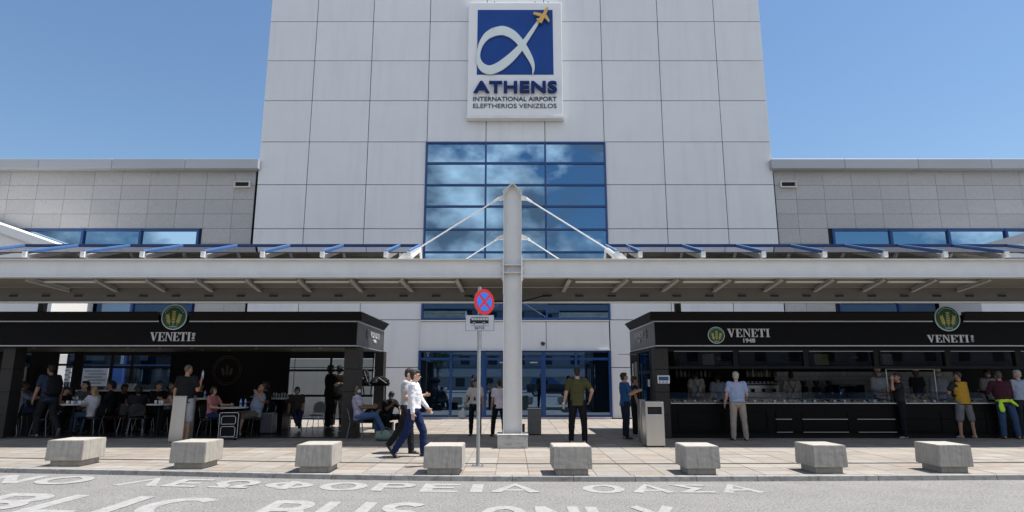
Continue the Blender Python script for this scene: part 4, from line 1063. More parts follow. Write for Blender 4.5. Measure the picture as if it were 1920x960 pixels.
# microwave oven and grinders
ov = thing('oven', 'black oven on the rear counter before the white tiles', 'oven', (P(1590,745,20.3).x, 20.3, 1.031))
put('body', MB().box(-.42,.42,-.25,.25,0,.42), m_blackp, ov, bevel=.015, local=True); put('door_glass', MB().box(-.38,.18,-.262,-.251,.05,.37), g_door, ov, local=True); put('handle', MB().box(-.36,.16,-.29,-.263,.385,.4), m_trim, ov, local=True)
for j, px in enumerate((1508,1532,1556)):
    lab = ('leftmost black coffee grinder by the tiles','middle black coffee grinder by the tiles','rightmost black coffee grinder beside the oven')[j]
    g_ = thing('coffee_grinder', lab, 'grinder', (P(px,740,20.3).x, 20.3, 1.031), 0, 'coffee grinders before the tiles')
    put('body', MB().box(-.09,.09,-.12,.12,0,.36), m_blackf, g_, bevel=.02, local=True); put('hopper', MB().lathe([(.04,.361),(.09,.5),(.09,.55)], (0,0,0), 12), M('smoky plastic', (.06,.05,.045), .2), g_, local=True, smooth=True); put('spout', MB().box(-.02,.02,-.19,-.121,.14,.2), m_trim, g_, local=True)
# wrapped breads on the counter and pale frame
for k, px in enumerate((1700,1712,1724,1737,1749,1761,1770)):
    p_ = P(px,750,YK+.3); t = thing('bread_bag', ('first','second','third','fourth','fifth','sixth','last')[k]+' bag of bread rolls from the left on the counter', 'bread bag', (p_.x, YK+.62, zc1+.001), 0, 'bags of bread on the right counter')
    mb = MB()
    for q in range(5): mb.sphere((rf.uniform(-.06,.06), rf.uniform(-.05,.05), .04+.035*q), (.06,.05,.04), 7, 5)
    put('rolls', mb, M('bread', (.42,.3,.14), .6, 0, .3, 30), t, local=True, smooth=True)
fr = thing('counter_frame', 'thin pale metal frame standing on the counter around the till', 'frame', (P(1725,740,YK+.2).x, YK+.2, zc1))
A, B = P(1666,740,YK+.2).x, P(1757,740,YK+.2).x; zf = P(0,693,YK+.2).z
for nme, (p, q) in (('upright',((A,YK+.2,zc1+.001),(A,YK+.2,zf))),('upright',((B,YK+.2,zc1+.001),(B-.0,YK+.2,zf))),('top_bar',((A,YK+.2,zf+.012),(B,YK+.2,zf+.012)))): put(nme, MB().tube([p,q], .013, 8), m_trim, fr)
# hanging lamps inside (seen as small pale glints), menu boards
for px, py in ((1347,674),(1479,673),(1604,671),(1897,670)):
    p_ = P(px,py,19.2); t = thing('pendant_lamp', {1347:'first small pendant lamp behind the left transom window',1479:'second small pendant lamp behind the transom window',1604:'third small pendant lamp behind the transom window',1897:'last small pendant lamp near the right frame edge'}[px], 'lamp', (p_.x,19.2,p_.z), 0, 'pendant lamps in the bakery kiosk')
    put('shade', MB().lathe([(.09,0),(.06,.04),(.02,.07)], (0,0,0), 12), m_trim, t, local=True, smooth=True); put('cord', MB().tube([(0,0,.071),(0,0,ZF+.05-p_.z)], .006, 5), m_blackf, t, local=True)
for a0, a1, lb in ((1318,1338,'menu board behind the first transom window'),(1528,1552,'menu board with green print behind the third transom window'),(1655,1672,'pale menu board behind the fourth transom window')):
    A, B = P(a0,684,19.9), P(a1,664,19.9); t = thing('menu_board', lb, 'menu board', ((A.x+B.x)/2,19.9,A.z)); put('board', MB().box(A.x,B.x,19.89,19.91,A.z,B.z), M('menu card '+str(a0), (.2,.21,.18) if a0 != 1528 else (.2,.24,.08), .5, 0, .3, 20), t)
    put('hanger', MB().box(A.x+.02, A.x+.04, 19.895, 19.905, B.z+.001, ZF+.05).box(B.x-.04, B.x-.02, 19.895, 19.905, B.z+.001, ZF+.05), m_blackf, t)

# ================================================================== concrete blocks
blocks = [(85,155,875,'leftmost concrete block, below the man with the backpack'),(318,386,880,'concrete block in front of the man in grey shorts'),
 (553,622,887,'concrete block third from the left, below the cafe corner column'),(794,867,890.6,'concrete block beside the road sign pole, with the chipped right edge'),
 (1036,1110,892,'concrete block just right of the steel column'),(1285,1351,891,'concrete block right of the steel litter bin'),
 (1524,1589,888.5,'second concrete block from the right, with a thin crack'),(1762,1825,887.5,'rightmost concrete block near the right edge')]
rb_ = random.Random(2)
def block_mesh(w, d, h, seed):
    bm = bmesh.new(); r = bmesh.ops.create_cube(bm, size=1)
    for v in bm.verts:
        v.co.x *= w*(1.0 if v.co.z < 0 else .975); v.co.y *= d*(1.0 if v.co.z < 0 else .975); v.co.z = (v.co.z+.5)*h
    bmesh.ops.bevel(bm, geom=list(bm.edges), offset=.010, segments=2, affect='EDGES')
    bmesh.ops.subdivide_edges(bm, edges=[e for e in bm.edges if e.calc_length() > .2], cuts=5, use_grid_fill=True)
    rr = random.Random(seed)
    for v in bm.verts: v.co += Vector((rr.uniform(-1,1), rr.uniform(-1,1), rr.uniform(-1,1)))*.0007
    me = bpy.data.meshes.new('concrete_body'); bm.to_mesh(me); bm.free(); me.materials.append(m_conc); return me
for i, (a0, a1, yb_, lb) in enumerate(blocks):
    g = G((a0+a1)/2, yb_); w = .62; d = .68
    Yf = g.y+.02
    A, B = P(a0,yb_-30,Yf-.05), P(a1,yb_-30,Yf-.05); w = B.x-A.x
    t = thing('concrete_block', lb, 'block', ((A.x+B.x)/2, Yf+d/2-.05, PZ), radians((.8,-1.2,.5,-.6,1.0,-.4,1.3,-.9)[i]), 'concrete blocks along the kerb')
    o = bpy.data.objects.new('concrete_body', block_mesh(w, d, .355, i)); link(o, t); o.location = (0,0,.105)
    put('plinth', MB().box(-w/2+.06, w/2-.06, -d/2+.075, d/2-.075, 0, .106), m_conc, t, local=True, bevel=.006)

# ================================================================== road sign
g = G(896,874); rsn = thing('road_sign', 'round no stopping sign above a white bus plate on a galvanised pole', 'road sign', g)
YP = g.y
put('base_plate', MB().box(-.11,.11,-.11,.11,.0,.012), m_galv, rsn, local=True, bevel=.003)
for sx_ in (-1,1):
    for sy_ in (-1,1): put('anchor_bolt', MB().lathe([(.012,.012),(.012,.04)], (sx_*.085,sy_*.085,0), 6), m_galv, rsn, local=True)
zt_ = P(902,538,YP).z-PZ
put('pole', MB().lathe([(.034,.012),(.034,zt_)], (0,0,0), 14), m_galv, rsn, local=True, smooth=True)
xo_ = P(904,566,YP-.05); dz = xo_.z-PZ; dxo = xo_.x-g.x
R = Matrix.Translation((dxo,.0,dz)) @ Matrix.Rotation(radians(42),4,'Z') @ Matrix.Translation((0,-.06,0))
def face(mb): mb.v = [tuple(R @ Vector(v)) for v in mb.v]; return mb
m_sred = M('sign red', (.50,.015,.02), .35); m_sbl = M('sign blue', (.012,.16,.68), .35); m_swh = M('sign white', (.62,.63,.66), .4, 0, .04, 6)
rr_ = .247
put('sign_back', face(disc(MB(), (0,0,0), rr_, 0, .004)), m_galv, rsn, local=True)
put('red_disc', face(disc(MB(), (0,0,0), rr_-.001, -.005, -.001)), m_sred, rsn, local=True)
qm = MB()
for k in range(4):
    a0 = pi/4+k*pi/2; cx_, cz_ = cos(a0-pi/4)*.045*1.2, sin(a0-pi/4)*.045*1.2
    pts = [(cos(a0-pi/4)*.04, -.008, sin(a0-pi/4)*.04)]
    for q in range(11): an = a0-pi/4-pi/4+.13+q*(pi/2-.26)/10; pts.append((cos(an)*.178, -.008, sin(an)*.178))
    qm.prism(pts, (0,1,0), .002)
put('blue_quarter_fields', face(qm), m_sbl, rsn, local=True)
# bus plate
A, B = P(872.5,620.5,YP-.045), P(926.5,590.5,YP-.045)
pw, ph = B.x-A.x, B.z-A.z; pc = Vector(((A.x+B.x)/2-g.x, -.046, (A.z+B.z)/2-PZ))
pb = MB().cbox(pc,(pw,.006,ph)); put('plate', pb, m_swh, rsn, local=True)
m_ink = M('black print', (.012,.012,.015), .5)
def q2(x0,x1,z0,z1,m,dy=.0035): m.box(pc.x+x0*pw, pc.x+x1*pw, pc.y-.003-dy, pc.y-.0032, pc.z+z0*ph, pc.z+z1*ph); return m
mb = MB(); q2(-.5,.5,.485,.5,mb); q2(-.5,.5,-.5,-.485,mb); q2(-.5,-.49,-.484,.484,mb); q2(.49,.5,-.484,.484,mb); put('plate_border', mb, m_ink, rsn, local=True)
mb = MB(); q2(-.34,.31,-.04,.17,mb); q2(-.30,.30,.31,.345,mb); 
for k in range(7): q2(-.30+k*.098,-.288+k*.098,.171,.309,mb)
q2(-.34,-.301,.171,.25,mb); put('bus_symbol', mb, m_ink, rsn, local=True)
for cx_ in (-.195,.14):
    C_ = (pc.x+cx_*pw, 0, pc.z-.04*ph)
    put('wheel_ring', disc(MB(), C_, .027, pc.y-.009, pc.y-.007, 16), m_swh, rsn, local=True); put('wheel_print', disc(MB(), C_, .016, pc.y-.0115, pc.y-.0095, 16), m_ink, rsn, local=True)
mb = MB(); q2(-.33,.33,-.185,-.17,mb); put('printed_line', mb, m_ink, rsn, local=True)
text_obj('plate_lettering', 'ΕΚΤΟΣ', rsn, (g.x+pc.x, g.y+pc.y-.006, g.z+pc.z-.40*ph), pw*.34, ph*.17, m_ink, .01, .003)
for z in (dz-.1, pc.z): put('clamp', MB().cbox((0,-.02,z),(.09,.04,.03)), m_galv, rsn, local=True)

# ================================================================== litter bins
def steel_bin(pxl, pxr, pyb, pyt, lb, opening=True, lean=0, mat=m_inox, depth=.45):
    g0, g1 = G(pxl,pyb), G(pxr,pyb); w = g1.x-g0.x; top = P((pxl+pxr)/2,pyt,g0.y).z-PZ
    t = thing('litter_bin', lb, 'litter bin', ((g0.x+g1.x)/2, g0.y+depth/2, PZ), 0, 'litter bins on the pavement')
    h = top; d = depth; dark = m_joint
    if opening:
        w1 = .05; zo0, zo1 = h-.29, h-.12
        put('lower_body', MB().box(-w/2,w/2,-d/2,d/2,.02,zo0), mat, t, local=True, bevel=.012)
        put('hood', MB().box(-w/2,w/2,-d/2,d/2,zo1,h), mat, t, local=True, bevel=.012)
        for s in (-1,1): put('side_cheek', MB().box(*sorted((s*w/2,s*(w/2-w1))),-d/2,d/2,zo0+.001,zo1-.001), mat, t, local=True)
        put('opening', MB().box(-w/2+w1,w/2-w1,-d/2+.07,d/2-.02,zo0+.001,zo1-.001), dark, t, local=True)
    else:
        m = MB().hexa([(-w/2,-d/2,.02),(w/2,-d/2,.02),(w/2,d/2,.02),(-w/2,d/2,.02)], [(-w/2+lean,-d/2+lean*.3,h),(w/2+lean*.2,-d/2+lean*.3,h),(w/2+lean*.2,d/2,h),(-w/2+lean,d/2,h)])
        put('body', m, mat, t, local=True, bevel=.01)
        put('lid', MB().box(-w/2+lean-.008,w/2+lean*.2+.008,-d/2+lean*.3-.008,d/2+.008,h+.001,h+.02), mat, t, local=True)
    put('foot', MB().box(-w/2+.03,w/2-.03,-d/2+.03,d/2-.03,0,.02), m_blackf, t, local=True)
    return t
steel_bin(1213,1248,838.5,753,'stainless steel litter bin with a dark slot opening left of the kiosk counter')
steel_bin(1203,1212.5,830,751,'narrow steel bin just behind the stainless bin by the kiosk', False, depth=.4)
steel_bin(314,341,830.5,744,'plain brushed steel bin beside the man in grey shorts', False, .03, depth=.5)
steel_bin(990,1015,815.5,768,'grey stone bin behind the steel column, near the doors', False, mat=M('grey bin', (.16,.16,.15), .5, 0, .1, 5), depth=.42)
steel_bin(973,984,814,797,'low dark bin partly hidden behind the steel column', False, mat=M('dark bin', (.06,.06,.06), .5), depth=.3)
# ================================================================== across the road: what the glass mirrors
m_opp = M('off white rendered wall', (.52,.53,.53), .8, 0, .06, .6)
op = thing('parking_building', 'long off white building with square openings across the road', 'building', (0, -34, 0))
for k in range(5):
    z = k*2.9
    put('floor_band', MB().box(-95, 95, -34-.25*k, -33.6-.25*k, z+1.9, z+2.95), m_opp, op)
    put('wall_band', MB().box(-95, 95, -34.3-.25*k, -34.01-.25*k, z, z+1.895), M('grey rendered wall', (.30,.31,.32), .8, 0, .06, .6), op)
for k in range(5):
    for i in range(50):
        xx = -92+i*3.7+(k % 2)*.6
        piece('opening', op, (xx, -33.98-.25*k, k*2.9+1.15), (1.2,.08,1.1), m_joint, 0)
put('roof', MB().box(-95.2, 95.2, -50, -33.5, 14.51, 14.8), m_opp, op)
put('building_core', MB().box(-94.9, 94.9, -49.9, -35.6, 0, 14.5), m_joint, op)
kb2 = MB().box(-100,100,-62,-24,-.05,.12); tag(put('far_pavement', kb2, m_kerb), kind='structure')
# a tree on the far pavement
def leafy_tree(x, y, h, seed, lab):
    rt = random.Random(seed); t = thing('tree', lab, 'tree', (x,y,.1))
    m = MB(); m.tube([(0,0,0),(.05,.02,h*.3),(-.04,.05,h*.55),(.03,0,h*.75)], [.16,.13,.10,.05], 8)
    for k in range(7):
        a = rt.uniform(0,6.28); m.tube([(0,0,h*(.4+.05*k)),(cos(a)*.7,sin(a)*.7,h*(.55+.05*k)),(cos(a)*1.2,sin(a)*1.2,h*(.66+.04*k))], [.06,.04,.02], 6)
    put('trunk', m, M('bark', (.10,.075,.055), .9, 0, .2, 8), t, local=True)
    m = MB(); cl = [(rt.gauss(0,.9),rt.gauss(0,.9),h*.75+rt.gauss(0,.6)) for _ in range(26)]
    for k in range(2600):
        c_ = rt.choice(cl); p = Vector(c_)+Vector((rt.gauss(0,.32),rt.gauss(0,.32),rt.gauss(0,.3))); u = Vector((rt.gauss(0,1),rt.gauss(0,1),rt.gauss(0,1))).normalized()*.10; v = u.orthogonal().normalized()*.05
        m.add([p-u,p+v,p+u,p-v],[(0,1,2,3)])
    put('crown', m, M('leaves', (.045,.075,.025), .6, 0, .3, 3), t, local=True, kind='stuff')
leafy_tree(-9, -26, 5.6, 1, 'bushy street tree across the road reflected in the doors')
leafy_tree(14, -26.5, 5.0, 2, 'smaller street tree across the road')
# parked cars along the far kerb
def car(x, y, rz, colr, lab, suv):
    t = thing('parked_car', lab, 'car', (x,y,0), rz, 'cars parked across the road'); H = 1.72 if suv else 1.46; L = 2.25
    paint = M('car paint '+lab[:6], colr, .25, .2, coat=1)
    st = [(-L,.55,.45,.80),(-L+.08,.40,.30,.86),(-L+.7,.30,.28,.88),(-.9,.25,.26,.90),(.9,.25,.26,.90),(L-.7,.28,.28,.88),(L-.1,.38,.32,.84),(L,.52,.45,.78)]
    m = MB(); ring = []
    tops = [.85,.98,1.0,1.02,1.02,.98,.86,.72] if not suv else [1.0,1.12,1.14,1.15,1.14,1.1,1.0,.85]
    for (xx, zb_, _, wy), zt2 in zip(st, tops):
        ring.append([(xx,-wy,zb_),(xx,-wy*1.02,(zb_+zt2)/2),(xx,-wy*.93,zt2),(xx,wy*.93,zt2),(xx,wy*1.02,(zb_+zt2)/2),(xx,wy,zb_)])
    vs_ = [v for r_ in ring for v in r_]; n = 6; f = [tuple(range(5,-1,-1)), tuple(7*6+i for i in range(6))]
    for i in range(7):
        for k in range(6): f.append((i*6+k, i*6+(k+1) % 6, (i+1)*6+(k+1) % 6, (i+1)*6+k))
    m.add(vs_, f); put('body', m, paint, t, local=True, smooth=True)
    zb_ = 1.0 if not suv else 1.13; m = MB(); m.hexa([(-1.9 if suv else -1.75,-.82,zb_),(1.05,-.82,zb_),(1.05,.82,zb_),(-1.9 if suv else -1.75,.82,zb_)], [(-1.7 if suv else -1.1,-.64,H-.04),(.35,-.64,H-.04),(.35,.64,H-.04),(-1.7 if suv else -1.1,.64,H-.04)])
    put('windows', m, g_door, t, local=True, bevel=.04)
    put('roof', MB().hexa([(-1.72 if suv else -1.12,-.66,H-.04),(.38,-.66,H-.04),(.38,.66,H-.04),(-1.72 if suv else -1.12,.66,H-.04)], [(-1.6 if suv else -1.0,-.6,H),(.28,-.6,H),(.28,.6,H),(-1.6 if suv else -1.0,.6,H)]), paint, t, local=True)
    for xx in (-1.38,1.38):
        for s in (-1,1):
            w = MB(); w.lathe([(.16,-.11),(.31,-.11),(.33,-.08),(.33,.08),(.31,.11),(.16,.11)], (0,0,0), 20, True); w.v = [(xx+a, s*.80+c_, .33+b_) for a, b_, c_ in w.v]
            wo_ = put('wheel', w, M('tyre', (.02,.02,.02), .8), t, local=True, smooth=True)
            r_ = MB(); r_.lathe([(.02,-.02),(.20,-.02),(.20,.02),(.02,.02)], (0,0,0), 16); r_.v = [(xx+a, s*.915+c_, .33+b_) for a, b_, c_ in r_.v]; put('rim', r_, m_inox, wo_, local=True)
    for s in (-1,1): put('headlight', MB().cbox((L-.03,s*.6,.72),(.1,.3,.14)), m_white, t, local=True, bevel=.02); put('tail_light', MB().cbox((-L+.04,s*.62,.82),(.08,.26,.16)), m_sred, t, local=True, bevel=.02)
car(3.6, -9.5, 0, (.012,.013,.016), 'black sport utility car across the road, mirrored in the doors', True)
car(9.6, -9.6, 0, (.42,.43,.44), 'silver saloon car behind the black one across the road', False)
car(-8.5, -9.5, 0, (.30,.31,.33), 'grey saloon car across the road to the left', False)
car(-15.5, -9.7, 0, (.5,.5,.5), 'white car farthest left across the road', True)

# ================================================================== furniture
def chair(x, y, rz, lab, z=PZ, back='hoop', seatm=None, group='cafe chairs'):
    t = thing('chair', lab, 'chair', (x,y,z), rz, group); fr_ = m_blackf if back != 'steel' else m_inox; sm_ = seatm or M('chair shell', (.03,.03,.032), .5)
    # front is +y
    put('seat', MB().prism([(.20*cos(a)*(1 if abs(cos(a)) < .8 else 1.02), .20*sin(a), .44) for a in [2*pi*k/16 for k in range(16)]], (0,0,1), .025), sm_, t, local=True)
    for sx_ in (-1,1):
        put('leg', MB().tube([(sx_*.15,.15,.438),(sx_*.20,.20,0)], .011, 6), m_inox if back == 'steel' else M('dark chrome', (.2,.2,.2), .25, .9), t, local=True)
        put('leg', MB().tube([(sx_*.15,-.15,.438),(sx_*.20,-.22,0)], .011, 6), m_inox if back == 'steel' else M('dark chrome', (.2,.2,.2), .25, .9), t, local=True)
    hoop = [(-.19,-.15,.46)]+[(-.20*cos(pi*k/10), -.20-.05*sin(pi*k/10), .70+.16*sin(pi*k/10)) for k in range(11)]+[(.19,-.15,.46)]
    put('back_frame', MB().tube(hoop, .011, 6), M('dark chrome', (.2,.2,.2), .25, .9), t, local=True)
    inner = [(-.18*cos(pi*k/10), -.20-.05*sin(pi*k/10), .70+.145*sin(pi*k/10)) for k in range(11)]
    m = MB(); pts = inner+[(.17,-.185,.52),(-.17,-.185,.52)]; m.prism(pts, (0,1,0), .012)
    put('backrest', m, M('perforated grey back', (.16,.16,.155), .5) if back == 'steel' else sm_, t, local=True); return t
def table(x, y, lab, r=.34, z=PZ, cat='table'):
    t = thing('cafe_table', lab, 'table', (x,y,z), 0, 'cafe tables')
    put('tabletop', MB().lathe([(r-.01,.72),(r,.725),(r,.745),(r-.01,.75)], (0,0,0), 24), M('pale table top', (.55,.54,.5), .35), t, local=True)
    put('pedestal', MB().lathe([(.035,.03),(.03,.719)], (0,0,0), 10), m_blackf, t, local=True, smooth=True)
    put('base', MB().lathe([(.21,0),(.20,.015),(.05,.029)], (0,0,0), 18), m_blackf, t, local=True, smooth=True); return t
def cup(x, y, z, lab='white paper cup on a cafe table', h=.09, grp='cups on the cafe tables'):
    t = thing('cup', lab, 'cup', (x,y,z), 0, grp); put('cup_body', MB().lathe([(.026,0),(.036,h)], (0,0,0), 10), m_white, t, local=True, smooth=True); put('lid', MB().lathe([(.039,h+.001),(.035,h+.014)], (0,0,0), 10), M('dark lid', (.05,.04,.035), .5), t, local=True)
def water(x, y, z, lab):
    t = thing('water_bottle', lab, 'bottle', (x,y,z)); put('bottle_body', MB().lathe([(.03,0),(.033,.02),(.031,.14),(.014,.19),(.012,.205)], (0,0,0), 12), M('pale blue plastic', (.35,.45,.55), .15), t, local=True, smooth=True)
    put('label_band', MB().lathe([(.0335,.06),(.0335,.12)], (0,0,0), 12, False), M('blue band', (.02,.08,.4), .5), t, local=True); put('cap', MB().lathe([(.014,.206),(.014,.225)], (0,0,0), 8), M('blue band', (.02,.08,.4), .5), t, local=True)

# ================================================================== people
def dirv(v): return Vector(v).normalized()
def ellring(c, rx, ry, u, v, n=14): return [tuple(c+u*(rx*cos(2*pi*k/n))+v*(ry*sin(2*pi*k/n))) for k in range(n)]
class Body(MB):
    def cap(s, a, ra, b, rb, n=10):
        a = Vector(a); b = Vector(b); d = (b-a)
        if d.length < 1e-5: d = Vector((0,0,1e-3))
        d.normalize(); u = d.orthogonal().normalized(); w = d.cross(u); rings = []
        for t in (-.98,-.75,-.4,0): rings.append((a+d*ra*t, ra*sqrt(max(1-t*t,.02))))
        for t in (0,.4,.75,.98): rings.append((b+d*rb*t, rb*sqrt(max(1-t*t,.02))))
        base = len(s.v)
        for c, r in rings: s.v += ellring(c, r, r, u, w, n)
        for i in range(7):
            for k in range(n): s.f.append((base+i*n+k, base+i*n+(k+1) % n, base+(i+1)*n+(k+1) % n, base+(i+1)*n+k))
        s.f.append(tuple(base+k for k in range(n-1,-1,-1))); s.f.append(tuple(base+7*n+k for k in range(n))); return s
    def loft(s, rings, n=14):   # rings: (centre, rx, ry, u, v)
        base = len(s.v)
        for c, rx, ry, u, v in rings: s.v += ellring(Vector(c), rx, ry, Vector(u), Vector(v), n)
        m = len(rings)
        for i in range(m-1):
            for k in range(n): s.f.append((base+i*n+k, base+i*n+(k+1) % n, base+(i+1)*n+(k+1) % n, base+(i+1)*n+k))
        s.f.append(tuple(base+k for k in range(n-1,-1,-1))); s.f.append(tuple(base+(m-1)*n+k for k in range(n))); return s
    def ell(s, c, r, R=None):
        b = len(s.v); s.sphere((0,0,0), r, 12, 8)
        for i in range(b, len(s.v)):
            p = Vector(s.v[i]); p = (R @ p if R is not None else p)+Vector(c); s.v[i] = tuple(p)
        return s
_tex = bpy.data.textures.new('folds', 'CLOUDS'); _tex.noise_scale = .075
def grow(name, body, mat, parent, vox, wrinkle=0.0, smooth=4):
    me = body.mesh(name); o = bpy.data.objects.new(name, me); col.objects.link(o)
    r = o.modifiers.new('r','REMESH'); r.mode = 'VOXEL'; r.voxel_size = vox; r.use_smooth_shade = True
    sm = o.modifiers.new('s','SMOOTH'); sm.factor = .6; sm.iterations = smooth
    if wrinkle:
        d = o.modifiers.new('d','DISPLACE'); d.texture = _tex; d.strength = wrinkle; d.mid_level = .5; d.texture_coords = 'LOCAL'
    e = bpy.data.meshes.new_from_object(o.evaluated_get(bpy.context.evaluated_depsgraph_get()))
    bpy.data.objects.remove(o); bpy.data.meshes.remove(me)
    e.polygons.foreach_set('use_smooth', [True]*len(e.polygons)); e.name = name; e.materials.clear(); e.materials.append(mat)
    o = bpy.data.objects.new(name, e); link(o, parent); return o
SKIN = {'fair': (.52,.31,.22), 'tan': (.38,.20,.125), 'dark': (.17,.085,.05)}
def cloth(name, c, stripes=None, pat=None):
    nm = 'cloth '+name
    if nm in _mats: return _mats[nm]
    m = M(nm, c, .85, 0, .12, 7, .2, 300)
    t = m.node_tree; b = t.nodes['Principled BSDF']; b.inputs['Specular IOR Level'].default_value = .15
    if stripes:
        tcn = nd(t, 'ShaderNodeTexCoord'); w = nd(t, 'ShaderNodeTexWave'); w.bands_direction = 'Z' if stripes[1] == 'z' else 'X'; w.inputs['Scale'].default_value = stripes[2]
        t.links.new(tcn.outputs['Object'], w.inputs['Vector']); r = nd(t, 'ShaderNodeMapRange'); r.inputs['From Min'].default_value = .45; r.inputs['From Max'].default_value = .55; t.links.new(w.outputs['Fac'], r.inputs['Value'])
        x = nd(t, 'ShaderNodeMix', data_type='RGBA'); t.links.new(r.outputs[0], x.inputs[0]); x.inputs[6].default_value = (*c,1); x.inputs[7].default_value = (*stripes[0],1); t.links.new(x.outputs[2], b.inputs['Base Color'])
    if pat: stain(m, pat, .52, .56, 14, detail=1)
    return m
def person(lab, px, py_feet, py_head, facing, pose='stand', top=('tee',(.02,.02,.02)), bottom=('long',(.02,.02,.025)), skin='tan', hair=('short',(.015,.01,.008)),
           arms=None, legs=None, lean=0.0, head=(0,0), shoes=(.02,.02,.02), group=None, z=PZ, Y=None, H=None, build=1.0, seat=.47, extras=(), vox=.013, sweep=0, topmat=None, botmat=None, side_lean=0):
    """facing: heading in degrees, 0 = away from the viewer, 90 = to the left, 180 = towards the viewer, 270 = to the right"""
    if Y is None: g = G(px, py_feet, z)
    else: g = P(px, py_feet, Y)
    Yp = g.y; g = Vector((P(px, (py_feet+py_head)/2, Yp).x, Yp, z))
    zt = P(px, py_head, Yp).z-z
    sit = pose == 'sit'
    if sit:
        natural = seat+.88; s = H/1.75 if H else max(.85, min(1.12, (zt-seat)/.87))
    else: s = H/1.75 if H else max(.85, min(1.14, zt/(1.75*(cos(lean)*.5+.5))))
    t = thing('person', lab, 'person', g, radians(facing), group)
    bw = build
    # joints in the standing frame scaled by s
    hz = (seat/s+.10) if sit else .93
    hip = Vector((0,0,hz)); R = Matrix.Rotation(-lean, 3, 'X') @ Matrix.Rotation(side_lean, 3, 'Y')
    T = lambda v: hip + R @ Vector(v)     # torso frame, origin at hips
    legs = legs or ({'L': ((-.16,1,-.04),(-.03,.08,-1)), 'R': ((.16,1,-.04),(.03,.08,-1))} if sit else {'L': ((-.06,.03,-1),(-.02,-.02,-1)), 'R': ((.06,0,-1),(.02,-.04,-1))})
    arms = arms or {'L': ((-.16,0,-1),(-.05,.22,-1)), 'R': ((.16,0,-1),(.05,.22,-1))}
    J = {}; lowest = 9
    for sd, sg in (('L',-1),('R',1)):
        h0 = hip+Vector((sg*.092*bw,0,0)); k0 = h0+dirv(legs[sd][0])*.435; a0 = k0+dirv(legs[sd][1])*.43
        fd = legs[sd][2] if len(legs[sd]) > 2 else (sg*.18,1,0)
        J[sd] = (h0,k0,a0,dirv(fd)); lowest = min(lowest, a0.z-.075)
        sh = T((sg*.178*bw,-.0,.50)); el = sh+dirv(arms[sd][0])*.285; wr = el+dirv(arms[sd][1])*.255
        J['a'+sd] = (sh,el,wr)
    if not sit:      # stand on the lowest foot
        dz = -lowest
        for k in list(J): J[k] = tuple((v+Vector((0,0,dz)) if i < 3 else v) for i, v in enumerate(J[k]))
        hip = hip+Vector((0,0,dz))
    X, Yv, Z = R @ Vector((1,0,0)), R @ Vector((0,1,0)), R @ Vector((0,0,1))
    yaw, pit = head
    HR = R @ Matrix.Rotation(radians(yaw),3,'Z') @ Matrix.Rotation(radians(-pit),3,'X')
    nb = T((0,-.01,.555)); hc = nb + HR @ Vector((0,.025,.135)); hp = lambda v: hc + HR @ Vector(v)
    SC = Matrix.Scale(s,4)
    def fin(b): b.v = [(a*s,b_*s,c*s) for a,b_,c in b.v]; return b
    # ---- body, one continuous surface
    B = Body()
    def torso(b, e=0, hem=None, belly=0):
        rr_ = [((0,0,-.10),.135,.10),((0,0,-.02),.162,.115),((0,.005,.10),.150,.105),((0,.01+belly*.3,.20),.145+belly,.105+belly),((0,.005,.33),.165,.118),((0,-.005,.43),.178,.112),((0,-.01,.50),.15,.085),((0,-.012,.545),.075,.062)]
        if hem is not None: rr_ = [r for r in rr_ if r[0][2] > hem+.03]; rr_ = [((0,0,hem),.168,.122)]+rr_
        b.loft([(T(c), (rx+e)*bw, (ry+e)*(.5+bw*.5), X, Yv) for c, rx, ry in rr_])
    torso(B)
    B.cap(T((0,-.012,.50)), .055, hp((0,-.02,-.07)), .050)
    B.ell(hp((0,-.012,.022)), (.074,.094,.098), HR); B.ell(hp((0,.028,-.052)), (.055,.06,.062), HR)
    B.cap(hp((0,.088,.005)), .011, hp((0,.108,-.022)), .014); B.ell(hp((0,.078,-.055)), (.028,.016,.014), HR)
    for sg in (-1,1): B.ell(hp((sg*.076,-.005,-.005)), (.012,.022,.033), HR)
    for sd, sg in (('L',-1),('R',1)):
        sh, el, wr = J['a'+sd]
        B.cap(T((sg*.10*bw,-.01,.49)), .062, sh, .061); B.cap(sh, .060, el, .045); B.cap(el, .047, wr, .031)
        # hand: palm, four bent fingers, thumb
        d = (wr-el).normalized(); th_ = Vector((0,1,0)) if abs(d.y) < .75 else Vector((0,0,1)); th_ = (th_-d*th_.dot(d)).normalized()
        nrm = d.cross(th_); nrm = nrm if nrm.x*sg < 0 else -nrm      # palm looks towards the body
        pe = wr+d*.085
        B.loft([(wr+d*q, w, hgt, th_, nrm) for q, w, hgt in ((-.01,.028,.021),(.03,.036,.017),(.07,.042,.015),(.088,.040,.012))], 10)
        for i in range(4):
            ln = (.060,.070,.066,.052)[i]; r0 = pe+th_*((1.5-i)*.021)
            d1 = (d+nrm*.35).normalized(); d2 = (d+nrm*1.1).normalized(); m_ = r0+d1*ln*.55
            B.cap(r0-d*.01, .0098, m_, .0092, 7); B.cap(m_, .0092, m_+d2*ln*.5, .0078, 7)
        tb = wr+d*.03+th_*.032; B.cap(tb, .013, tb+(d*.6+th_*.7).normalized()*.035, .011, 7); q = tb+(d*.6+th_*.7).normalized()*.035; B.cap(q, .011, q+(d+th_*.2).normalized()*.03, .009, 7)
        h0, k0, a0, fd = J[sd]
        B.cap(h0, .095, k0, .062); B.cap(k0, .060, a0, .040); B.cap(k0+(a0-k0)*.25-Vector((0,.012,0)), .052, k0+(a0-k0)*.6, .040)
        hl = a0-fd*.045-Vector((0,0,.035)); B.cap(a0, .036, hl, .034); B.cap(hl, .032, a0+fd*.13-Vector((0,0,.046)), .028)
